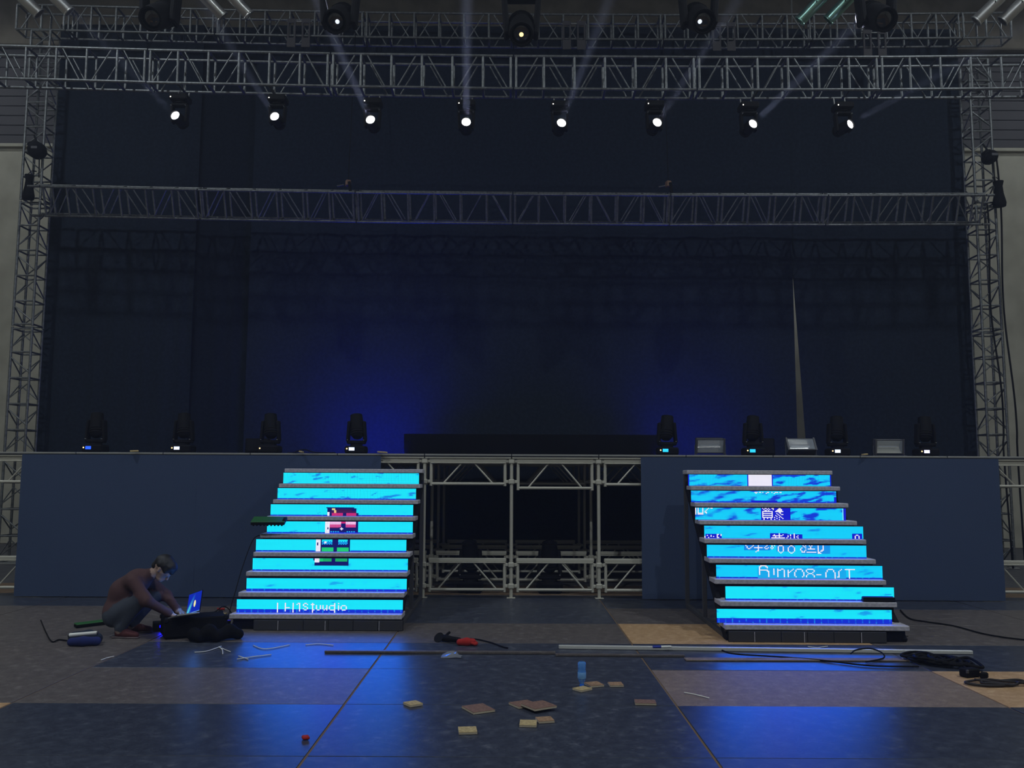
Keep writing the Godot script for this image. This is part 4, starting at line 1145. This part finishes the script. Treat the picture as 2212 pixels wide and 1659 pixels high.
	for i in 9:
		box("pin_row", Vector3(0.02, 0.022, 0.02), Vector3(-0.17 + 0.042 * i, -0.022, 0.08), M.black, gm)
	box("socket", Vector3(0.04, 0.02, 0.1), Vector3(0.19, 0.03, 0.02), M.black, gm)
	# by the crouching person
	var g0 := at_floor(162, 1357)
	var g1 := at_floor(250, 1346)
	var gs := thing("led_module_board", "long narrow green circuit strip lying behind the crouching person", "LED module", (g0 + g1) / 2, Vector3(0, rad_to_deg(-atan2(g1.z - g0.z, g1.x - g0.x)), 0))
	box("circuit_board", Vector3(g0.distance_to(g1), 0.012, 0.075), Vector3(0, 0.042, 0), M.green, gs, Vector3(8, 0, 0))
	box("housing", Vector3(g0.distance_to(g1), 0.03, 0.075), Vector3(0, 0.02, 0), M.black, gs, Vector3(8, 0, 0))
	p = at_floor(172, 1393)
	var bag := thing("tool_bag", "dark blue cloth tool bag lying on the floor under a white tube", "bag", p)
	put("sack", blob([[Vector3(-0.12, 0.05, -0.12), 0.055], [Vector3(0.02, 0.06, -0.14), 0.06], [Vector3(0.12, 0.045, -0.1), 0.05]], 0.012), M.blue_cloth, bag)
	put("flap", blob([[Vector3(-0.06, 0.035, 0.05), 0.04], [Vector3(0.06, 0.045, 0.06), 0.045], [Vector3(0.17, 0.04, 0.02), 0.04]], 0.012), M.blue_cloth2, bag)
	var tubeo := thing("fluorescent_tube", "short white tube lying on the dark blue bag", "tube", p + Vector3(0.03, 0.105, 0.0), Vector3(0, 6, 4))
	bar("glass", Vector3(-0.13, 0, 0), Vector3(0.13, 0, 0), 0.018, M.white, tubeo)
	for s in [-1, 1]:
		bar("end_cap", Vector3(0.13 * s, 0, 0), Vector3(0.142 * s, 0, 0), 0.0185, M.grey_plastic, tubeo)
	lone("floor_cable", sweep(floor_path([[88, 1340], [100, 1368], [112, 1386], [128, 1382], [150, 1385]], 0.008), 0.007), M.black, "black cable bent beside the dark blue bag", "cable")
	laptop_and_case()

func coil(x0: float, y0: float, x1: float, y1: float, _r: float) -> Array:
	var c := at_floor((x0 + x1) / 2, (y0 + y1) / 2)
	var pts := []
	for i in 34:
		var u := i / 33.0
		var a := u * TAU * 2.1 + 0.6
		pts.append(c + Vector3(-0.06 + 0.20 * u + (0.21 - 0.07 * u) * cos(a), 0.013 + 0.02 * absf(sin(a * 1.7)) * u, 0.02 + 0.10 * sin(a) * (1.0 - 0.3 * u)))
	pts.push_front(at_floor(2105, 1468, 0.03))
	return smooth(pts, 4)

func tangle() -> Array:
	var r2 := RandomNumberGenerator.new()
	r2.seed = 77
	var pts := []
	for i in 60:
		var u := i / 59.0
		var c := at_floor(lerpf(1978, 2085, u), lerpf(1428, 1442, u))
		pts.append(c + Vector3(0.13 * cos(i * 1.35 + r2.randf()), 0.02 + 0.055 * r2.randf() * (1.0 - 0.5 * absf(u - 0.3)), 0.16 * sin(i * 1.35 + r2.randf())))
	pts.append(at_floor(2092, 1452, 0.03))
	return smooth(pts, 5)

func crumple(w: float, h: float, seed_: int) -> ArrayMesh:
	var r2 := RandomNumberGenerator.new()
	r2.seed = seed_
	var st := SurfaceTool.new()
	st.begin(Mesh.PRIMITIVE_TRIANGLES)
	st.set_smooth_group(-1)
	var n := 5
	var g := []
	for j in n:
		var row := []
		for i in n:
			row.append(Vector3((i / 4.0 - 0.5) * w * 1.3 + r2.randf_range(-0.01, 0.01), h * r2.randf() * (0.2 if i in [0, 4] or j in [0, 4] else 1.0), (j / 4.0 - 0.5) * w + r2.randf_range(-0.01, 0.01)))
		g.append(row)
	for j in n - 1:
		for i in n - 1:
			quad_out(st, g[j][i], g[j][i + 1], g[j + 1][i + 1], g[j + 1][i], Vector3(0, -5, 0))
			quad_out(st, g[j][i] - Vector3(0, 0.003, 0), g[j][i + 1] - Vector3(0, 0.003, 0), g[j + 1][i + 1] - Vector3(0, 0.003, 0), g[j + 1][i] - Vector3(0, 0.003, 0), Vector3(0, 5, 0))
	st.generate_normals()
	return st.commit()

func laptop_and_case() -> void:
	var p := at_floor(418, 1372)
	var fc := thing("flight_case", "black flight case with a lit blue panel, under the laptop", "case", p, Vector3(0, 28, 0))
	box("body", Vector3(0.62, 0.19, 0.36), Vector3(0.0, 0.11, 0), M.black, fc, Vector3.ZERO, 0.012)
	for sx in [-1, 1]:
		for sz in [-1, 1]:
			box("corner_cap", Vector3(0.05, 0.05, 0.05), Vector3(0.295 * sx, 0.19, 0.165 * sz), M.plastic, fc, Vector3.ZERO, 0.012)
			box("foot", Vector3(0.05, 0.018, 0.05), Vector3(0.26 * sx, 0.009, 0.13 * sz), M.plastic, fc)
	box("latch", Vector3(0.05, 0.05, 0.01), Vector3(0.12, 0.12, 0.184), M.plastic, fc)
	p = at_floor(366, 1360)
	var sb := thing("sender_box", "black LED sender box with a glowing blue window beside the person's foot", "device", p, Vector3(0, 24, 0))
	box("body", Vector3(0.34, 0.085, 0.2), Vector3(0, 0.045, 0), M.black, sb, Vector3.ZERO, 0.006)
	box("window_light", Vector3(0.055, 0.028, 0.006), Vector3(-0.08, 0.055, 0.102), M.blue_glow, sb, Vector3.ZERO, 0.002)
	box("status_light", Vector3(0.02, 0.016, 0.006), Vector3(0.09, 0.06, 0.102), M.white_glow, sb, Vector3.ZERO, 0.002)
	area(sb, Vector2(0.055, 0.028), Color(0.1, 0.1, 1.0), 0.02, Transform3D(Basis.from_euler(Vector3(0, PI, 0)), Vector3(-0.08, 0.055, 0.11)), "window_glow_light")
	p = at_floor(440, 1386)
	lone("cloth_bag", blob([[Vector3(-0.1, 0.07, 0.0), 0.07], [Vector3(-0.03, 0.045, 0.04), 0.045], [Vector3(0.05, 0.09, 0.0), 0.08], [Vector3(0.13, 0.05, 0.01), 0.05], [Vector3(0.22, 0.085, -0.12), 0.07], [Vector3(0.3, 0.05, -0.15), 0.05]], 0.013), M.black_soft, "crumpled black cloth bag slumped against the flight case", "bag", Transform3D(Basis(), p))
	p = at_floor(489, 1353)
	var lm := thing("led_module_board", "loose LED module with glowing blue stripes leaning by the flight case", "LED module", p, Vector3(-35, 20, 0))
	box("housing", Vector3(0.09, 0.012, 0.1), Vector3(0, 0.04, 0), M.black, lm)
	for i in 5:
		box("led_light_row", Vector3(0.012, 0.006, 0.09), Vector3(-0.032 + 0.016 * i, 0.047, 0), M.blue_glow, lm, Vector3.ZERO, 0.001)
	# a timber and a screwdriver behind
	p = at_floor(462, 1331)
	lone("timber_offcut", bbox(Vector3(0.30, 0.035, 0.06), 0.004), M.ply[2], "pale timber offcut lying between the laptop and the stairs", "wood offcut", Transform3D(Basis.from_euler(Vector3(0, -0.06, 0)), p + Vector3(0, 0.02, 0)))
	p = at_floor(480, 1318)
	var sd := thing("screwdriver", "red-handled screwdriver on the floor behind the laptop", "screwdriver", p + Vector3(0, 0.014, 0), Vector3(0, 3, 0))
	bar("grip", Vector3(-0.06, 0, 0), Vector3(0.03, 0, 0), 0.013, M.red_cloth, sd)
	bar("shaft", Vector3(0.03, 0, 0), Vector3(0.11, 0, 0), 0.004, M.steel, sd, true)
	lone("floor_cable", sweep(smooth([at_floor(452, 1330, 0.05), at_floor(470, 1318, 0.2), at_floor(482, 1310, 0.24), at_floor(496, 1318, 0.1), at_floor(505, 1340, 0.01)], 6), 0.006), M.black, "black cable arching between the laptop and the book-icon staircase", "cable")
	lone("floor_cable", sweep(smooth([Vector3(-3.02, 0.95, -10.95), Vector3(-3.13, 0.9, -10.9), Vector3(-3.16, 0.6, -10.6), Vector3(-3.13, 0.3, -10.2), Vector3(-3.16, 0.01, -10.0), Vector3(-3.2, 0.01, -9.8)], 6), 0.005), M.black, "black cable drooping down the side of the book-icon staircase", "cable")
	lone("floor_cable", sweep(smooth([Vector3(4.02, 1.0, -10.8), Vector3(4.10, 0.9, -10.6), Vector3(4.12, 0.55, -10.3), Vector3(4.1, 0.25, -9.9), Vector3(4.14, 0.01, -9.8), Vector3(4.2, 0.01, -9.6)], 6), 0.005), M.black, "black cable drooping down the side of the white-block staircase", "cable")
	# the laptop stands askew on the heap
	var c := at_z(416, 1328, -9.40)
	var lt := thing("laptop", "open silver laptop with a bright blue desktop, propped on the flight case", "laptop", c)
	var hinge := Vector3(0.66, 0.24, 0.71).normalized()       # along the hinge, towards the camera
	var front := Vector3(-0.73, -0.03, 0.68)
	front = (front - hinge * front.dot(hinge)).normalized()    # towards the person
	var up := front.cross(hinge).normalized()
	if up.y < 0:
		up = -up
	lt.basis = Basis(hinge, up, hinge.cross(up))
	var sgn := 1.0 if hinge.cross(up).dot(front) > 0 else -1.0
	box("base", Vector3(0.34, 0.018, 0.23), Vector3(0, 0, 0.115 * sgn), M.bright_alu, lt, Vector3.ZERO, 0.005)
	box("keyboard", Vector3(0.28, 0.004, 0.10), Vector3(0, 0.0095, 0.075 * sgn), M.black, lt, Vector3.ZERO, 0.001)
	box("touchpad", Vector3(0.09, 0.002, 0.06), Vector3(0, 0.0095, 0.17 * sgn), M.grey_plastic, lt, Vector3.ZERO, 0.001)
	var lid := Node3D.new()
	lid.name = "lid"
	lt.add_child(lid)
	lid.position = Vector3(0, 0.01, 0)
	lid.rotation_degrees = Vector3(-14.0 * sgn, 0 if sgn > 0 else 180, 0)
	box("shell", Vector3(0.34, 0.22, 0.008), Vector3(0, 0.115, -0.005), M.plastic, lid, Vector3.ZERO, 0.003)
	var q := PlaneMesh.new()
	q.size = Vector2(0.325, 0.205)
	q.orientation = PlaneMesh.FACE_Z
	put("screen", q, screen_material(), lid, Transform3D(Basis(), Vector3(0, 0.115, 0.0)))
	area(lid, Vector2(0.3, 0.19), Color(0.25, 0.55, 1.0), 0.12, Transform3D(Basis.from_euler(Vector3(0, PI, 0)), Vector3(0, 0.115, 0.006)), "screen_light")

func screen_material() -> StandardMaterial3D:
	var im := Image.create(160, 100, false, Image.FORMAT_RGB8)
	for y in 100:
		for x in 160:
			var u := x / 160.0
			var v := y / 100.0
			var d := absf((u - 0.05) - (1.0 - v) * 0.45) / (0.10 + 0.12 * v)
			var k := clampf(1.0 - d, 0.0, 1.0) * clampf(v * 1.5, 0.0, 1.0)
			var col := Color(0.02, 0.16, 0.72).lerp(Color(0.35, 0.9, 0.9), k)
			if (u - 0.55) ** 2 / 0.006 + (v - 0.55) ** 2 / 0.03 < 1.0:
				col = Color(1.0, 0.97, 0.7)
			if v > 0.96:
				col = Color(0.5, 0.7, 0.9)
			im.set_pixel(x, y, col)
	var m := mat(Color(0.03, 0.03, 0.04), 0.3)
	m.emission_enabled = true
	m.emission_operator = BaseMaterial3D.EMISSION_OP_MULTIPLY
	m.emission = Color.WHITE
	m.emission_texture = ImageTexture.create_from_image(im)
	m.emission_energy_multiplier = 0.9
	return m

# ------------------------------------------------------------------ rounded bodies from tapered capsules
# bones: [a, ra, b, rb, colour]; meshed as surface nets with a smooth union
func field(bones: Array, p: Vector3, k: float) -> float:
	var d := 1e9
	for b in bones:
		var a: Vector3 = b[0]
		var ab: Vector3 = b[2] - a
		var l := ab.length_squared()
		var h := clampf((p - a).dot(ab) / l, 0.0, 1.0) if l > 1e-9 else 0.0
		var q := p.distance_to(a + ab * h) - lerpf(b[1], b[3], h)
		if d > 1e8:
			d = q
		else:
			var m := maxf(k - absf(d - q), 0.0) / k
			d = minf(d, q) - m * m * k * 0.25
	return d

func nets(st: SurfaceTool, bones: Array, cell: float, k: float, tint := false, pick := 0.0) -> void:
	var lo := Vector3(1e9, 1e9, 1e9)
	var hi := -lo
	for b in bones:
		for e in [[b[0], b[1]], [b[2], b[3]]]:
			var r: float = e[1] + k * 0.5 + cell * 2
			lo = lo.min(e[0] - Vector3(r, r, r))
			hi = hi.max(e[0] + Vector3(r, r, r))
	var n := Vector3i(((hi - lo) / cell).ceil()) + Vector3i.ONE
	var sx := 1
	var sy := n.x
	var sz := n.x * n.y
	var val := PackedFloat32Array()
	val.resize(n.x * n.y * n.z)
	val.fill(1.0)
	# only samples near a bone are worth computing
	var near := PackedByteArray()
	near.resize(val.size())
	for b in bones:
		var reach: float = maxf(b[1], b[3]) + k * 0.5 + cell * 2.5
		var bl: Vector3 = (b[0] as Vector3).min(b[2]) - Vector3(reach, reach, reach)
		var bh: Vector3 = (b[0] as Vector3).max(b[2]) + Vector3(reach, reach, reach)
		var i0 := Vector3i(((bl - lo) / cell).floor()).clamp(Vector3i.ZERO, n - Vector3i.ONE)
		var i1 := Vector3i(((bh - lo) / cell).ceil()).clamp(Vector3i.ZERO, n - Vector3i.ONE)
		for z in range(i0.z, i1.z + 1):
			for y in range(i0.y, i1.y + 1):
				for x in range(i0.x, i1.x + 1):
					near[x + y * sy + z * sz] = 1
	for z in n.z:
		for y in n.y:
			for x in n.x:
				var i := x + y * sy + z * sz
				if near[i]:
					val[i] = field(bones, lo + Vector3(x, y, z) * cell, k)
	var at := {}
	var verts := PackedVector3Array()
	var corner := [0, sx, sy, sx + sy, sz, sx + sz, sy + sz, sx + sy + sz]
	var edges := [[0, 1], [0, 2], [0, 4], [1, 3], [1, 5], [2, 3], [2, 6], [3, 7], [4, 5], [4, 6], [5, 7], [6, 7]]
	for z in n.z - 1:
		for y in n.y - 1:
			for x in n.x - 1:
				var i := x + y * sy + z * sz
				var inside := 0
				for c in corner:
					if val[i + c] < 0.0:
						inside += 1
				if inside == 0 or inside == 8:
					continue
				var s := Vector3.ZERO
				var m := 0
				for e in edges:
					var va := val[i + corner[e[0]]]
					var vb := val[i + corner[e[1]]]
					if (va < 0.0) != (vb < 0.0):
						var t := va / (va - vb)
						var pa := Vector3(e[0] & 1, (e[0] >> 1) & 1, e[0] >> 2)
						var pb := Vector3(e[1] & 1, (e[1] >> 1) & 1, e[1] >> 2)
						s += pa.lerp(pb, t)
						m += 1
				at[i] = verts.size()
				verts.append(lo + (Vector3(x, y, z) + s / m) * cell)
	var cols := PackedColorArray()
	if tint:
		for v in verts:
			var best := 1e9
			var col := Color.WHITE
			for b in bones:
				var q := field([b], v, 0.001)
				if q < best - 1e-5:
					best = q
					col = b[4]
			cols.append(col)
	var normals := PackedVector3Array()
	for v in verts:
		var e := cell * 0.5
		normals.append(Vector3(field(bones, v + Vector3(e, 0, 0), k) - field(bones, v - Vector3(e, 0, 0), k), field(bones, v + Vector3(0, e, 0), k) - field(bones, v - Vector3(0, e, 0), k), field(bones, v + Vector3(0, 0, e), k) - field(bones, v - Vector3(0, 0, e), k)).normalized())
	for i in at:
		for ax in 3:
			var step: int = [sx, sy, sz][ax]
			var u: int = [sy, sz, sx][ax]
			var w: int = [sz, sx, sy][ax]
			if not (at.has(i - u) and at.has(i - w) and at.has(i - u - w)):
				continue
			var va := val[i]
			var vb := val[i + step]
			if (va < 0.0) == (vb < 0.0):
				continue
			var q := [at[i], at[i - u], at[i - u - w], at[i - w]]
			if va < 0.0:
				q.reverse()
			for t in [0, 1, 2, 0, 2, 3]:
				if tint:
					st.set_color(cols[q[t]])
				st.set_normal(normals[q[t]])
				st.add_vertex(verts[q[t]])

func blob(balls: Array, cell: float) -> ArrayMesh:
	var bones := []
	for i in balls.size():
		var a: Array = balls[i]
		var b: Array = balls[mini(i + 1, balls.size() - 1)]
		bones.append([a[0], a[1], b[0], b[1]])
	var st := SurfaceTool.new()
	st.begin(Mesh.PRIMITIVE_TRIANGLES)
	nets(st, bones, cell, 0.02)
	return st.commit()

func person() -> void:
	var o := at_floor(296, 1373)
	var t := thing("person", "person in a maroon jacket and grey jeans crouching over a laptop", "person", Vector3(o.x - 0.02, 0, o.z - 0.02))
	var jacket := Color(0.062, 0.024, 0.027)
	var jeans := Color(0.034, 0.040, 0.056)
	var skin := Color(0.33, 0.225, 0.18)
	var body := []
	var V := func(x: float, y: float, z: float) -> Vector3: return Vector3(x, y, z)
	# torso
	body.append([V.call(-0.21, 0.25, -0.06), 0.115, V.call(-0.21, 0.25, 0.06), 0.115, jacket])
	body.append([V.call(-0.20, 0.28, 0), 0.135, V.call(-0.14, 0.44, 0), 0.145, jacket])
	body.append([V.call(-0.14, 0.44, 0), 0.145, V.call(-0.01, 0.555, 0), 0.13, jacket])
	body.append([V.call(-0.03, 0.56, -0.1), 0.085, V.call(-0.03, 0.56, 0.1), 0.085, jacket])
	body.append([V.call(0.02, 0.585, 0), 0.085, V.call(0.12, 0.625, 0), 0.06, jacket])
	body.append([V.call(0.11, 0.62, 0), 0.052, V.call(0.19, 0.655, 0), 0.05, skin])
	for s in [-1.0, 1.0]:
		# arms
		var sh: Vector3 = V.call(0.015, 0.565, 0.155 * s)
		var el: Vector3 = V.call(0.19, 0.385, 0.235 * s) if s > 0 else V.call(0.22, 0.38, -0.21)
		var wr: Vector3 = V.call(0.365, 0.245, 0.10) if s > 0 else V.call(0.40, 0.255, -0.06)
		body.append([sh, 0.072, el, 0.052, jacket])
		body.append([el, 0.052, wr, 0.038, jacket])
		body.append([wr, 0.027, wr + (wr - el).normalized() * 0.03, 0.027, skin])
		# legs
		var hip: Vector3 = V.call(-0.2, 0.2, 0.10 * s)
		var kn: Vector3 = V.call(0.125, 0.40, 0.19 * s)
		var an: Vector3 = V.call(-0.10, 0.10, 0.15 * s)
		body.append([hip, 0.105, kn, 0.072, jeans])
		body.append([kn, 0.068, an, 0.05, jeans])
		body.append([an, 0.042, an + V.call(-0.005, -0.04, 0), 0.04, skin])
	var st := SurfaceTool.new()
	st.begin(Mesh.PRIMITIVE_TRIANGLES)
	nets(st, body, 0.0125, 0.045, true)
	# head on its own finer grid
	var hc := Vector3(0.25, 0.685, 0)
	var f := Vector3(0.62, -0.78, 0).normalized()
	var u := Vector3(0.78, 0.62, 0).normalized()
	var z := Vector3(0, 0, 1)
	var head := []
	head.append([hc + u * 0.03 - f * 0.03, 0.084, hc + u * 0.025 + f * 0.02, 0.078, skin])
	head.append([hc - u * 0.02 + f * 0.03, 0.066, hc - u * 0.075 + f * 0.055, 0.04, skin])
	head.append([hc - u * 0.085 + f * 0.07, 0.026, hc - u * 0.085 + f * 0.074, 0.024, skin])
	head.append([hc + u * 0.005 + f * 0.098, 0.009, hc - u * 0.03 + f * 0.115, 0.013, skin])
	head.append([hc - u * 0.052 + f * 0.088, 0.013, hc - u * 0.056 + f * 0.09, 0.013, Color(0.36, 0.2, 0.17)])
	head.append([hc - u * 0.05 - f * 0.02, 0.05, Vector3(0.165, 0.64, 0), 0.05, skin])
	for s in [-1.0, 1.0]:
		head.append([hc + u * 0.012 - f * 0.008 + z * 0.081 * s, 0.011, hc - u * 0.028 - f * 0.002 + z * 0.078 * s, 0.008, skin])
		head.append([hc + u * 0.012 + f * 0.085 + z * 0.03 * s, 0.012, hc + u * 0.012 + f * 0.088 + z * 0.032 * s, 0.012, skin])
	nets(st, head, 0.005, 0.02, true)
	# hands
	for s in [-1.0, 1.0]:
		var wr2: Vector3 = V.call(0.385, 0.232, 0.09) if s > 0 else V.call(0.42, 0.243, -0.055)
		var fw := Vector3(0.8, -0.42, -0.2 * s).normalized()
		var sd := fw.cross(Vector3(0.3, 0.95, 0)).normalized()
		var pu := sd.cross(fw)
		if pu.y < 0:
			pu = -pu
		var hand := [[wr2, 0.024, wr2 + fw * 0.05, 0.022, skin], [wr2 + fw * 0.02 + sd * 0.015, 0.018, wr2 + fw * 0.07 + sd * 0.022, 0.016, skin], [wr2 + fw * 0.02 - sd * 0.015, 0.018, wr2 + fw * 0.07 - sd * 0.022, 0.016, skin]]
		for i in 4:
			var root: Vector3 = wr2 + fw * 0.075 + sd * (-0.030 + 0.02 * i)
			var ln: float = [0.034, 0.042, 0.04, 0.03][i]
			var kn2 := root + fw * ln + pu * 0.008
			hand.append([root, 0.0088, kn2, 0.0082, skin])
			hand.append([kn2, 0.0082, kn2 + fw * ln * 0.6 - pu * 0.026, 0.0072, skin])
		hand.append([wr2 + fw * 0.02 - sd * 0.028 * s, 0.011, wr2 + fw * 0.055 - sd * 0.052 * s - pu * 0.006, 0.0092, skin])
		hand.append([wr2 + fw * 0.055 - sd * 0.052 * s - pu * 0.006, 0.0092, wr2 + fw * 0.085 - sd * 0.05 * s - pu * 0.014, 0.008, skin])
		nets(st, hand, 0.004, 0.008, true)
	var bm := mat(Color.WHITE, 0.85)
	bm.vertex_color_use_as_albedo = true
	put("body", st.commit(), bm, t)
	# hair
	var hs := SurfaceTool.new()
	hs.begin(Mesh.PRIMITIVE_TRIANGLES)
	var hair := [[hc + u * 0.06 - f * 0.035, 0.088, hc + u * 0.07 + f * 0.03, 0.075], [hc + u * 0.03 - f * 0.065, 0.075, hc - u * 0.035 - f * 0.075, 0.045], [hc + u * 0.085 + f * 0.06, 0.045, hc + u * 0.05 + f * 0.085, 0.028]]
	for s in [-1.0, 1.0]:
		hair.append([hc + u * 0.055 - f * 0.02 + z * 0.05 * s, 0.05, hc + u * 0.03 - f * 0.045 + z * 0.062 * s, 0.034])
		hair.append([hc + u * 0.045 + f * 0.005 + z * 0.058 * s, 0.038, hc + u * 0.035 + f * 0.03 + z * 0.062 * s, 0.028])
		hair.append([hc + u * 0.07 + f * 0.04 + z * 0.045 * s, 0.042, hc + u * 0.025 + f * 0.05 + z * 0.066 * s, 0.018])
	nets(hs, hair, 0.006, 0.02)
	put("hair", hs.commit(), mat(Color(0.035, 0.03, 0.032), 0.6), t)
	for s in [-1.0, 1.0]:
		put("eye", lathe([Vector2(0, -0.008), Vector2(0.006, -0.006), Vector2(0.009, 0), Vector2(0.006, 0.006), Vector2(0, 0.008)], 10), M.black, t, Transform3D(Basis(), hc + u * 0.004 + f * 0.092 + z * 0.031 * s))
		# shoes
		var ss := SurfaceTool.new()
		ss.begin(Mesh.PRIMITIVE_TRIANGLES)
		var h0 := Vector3(-0.12, 0.045, 0.15 * s)
		nets(ss, [[h0, 0.038, h0 + Vector3(0.09, 0.0, 0.01 * s), 0.042], [h0 + Vector3(0.09, 0, 0.01 * s), 0.042, h0 + Vector3(0.19, -0.012, 0.025 * s), 0.032], [h0 + Vector3(0.0, 0.035, 0), 0.036, h0 + Vector3(0.04, 0.03, 0), 0.034]], 0.009, 0.02)
		var shoe := put("shoe", ss.commit(), M.shoe, t)
		box("sole", Vector3(0.285, 0.016, 0.082), h0 + Vector3(0.085, -0.037, 0.012 * s), M.sole, shoe, Vector3(0, -8 * s, 0), 0.007)
		for i in 3:
			bar("lace", h0 + Vector3(0.06 + 0.03 * i, 0.045 - 0.006 * i, 0.025 + 0.01 * s), h0 + Vector3(0.06 + 0.03 * i, 0.045 - 0.006 * i, -0.025 + 0.01 * s), 0.004, M.sole, shoe, true)
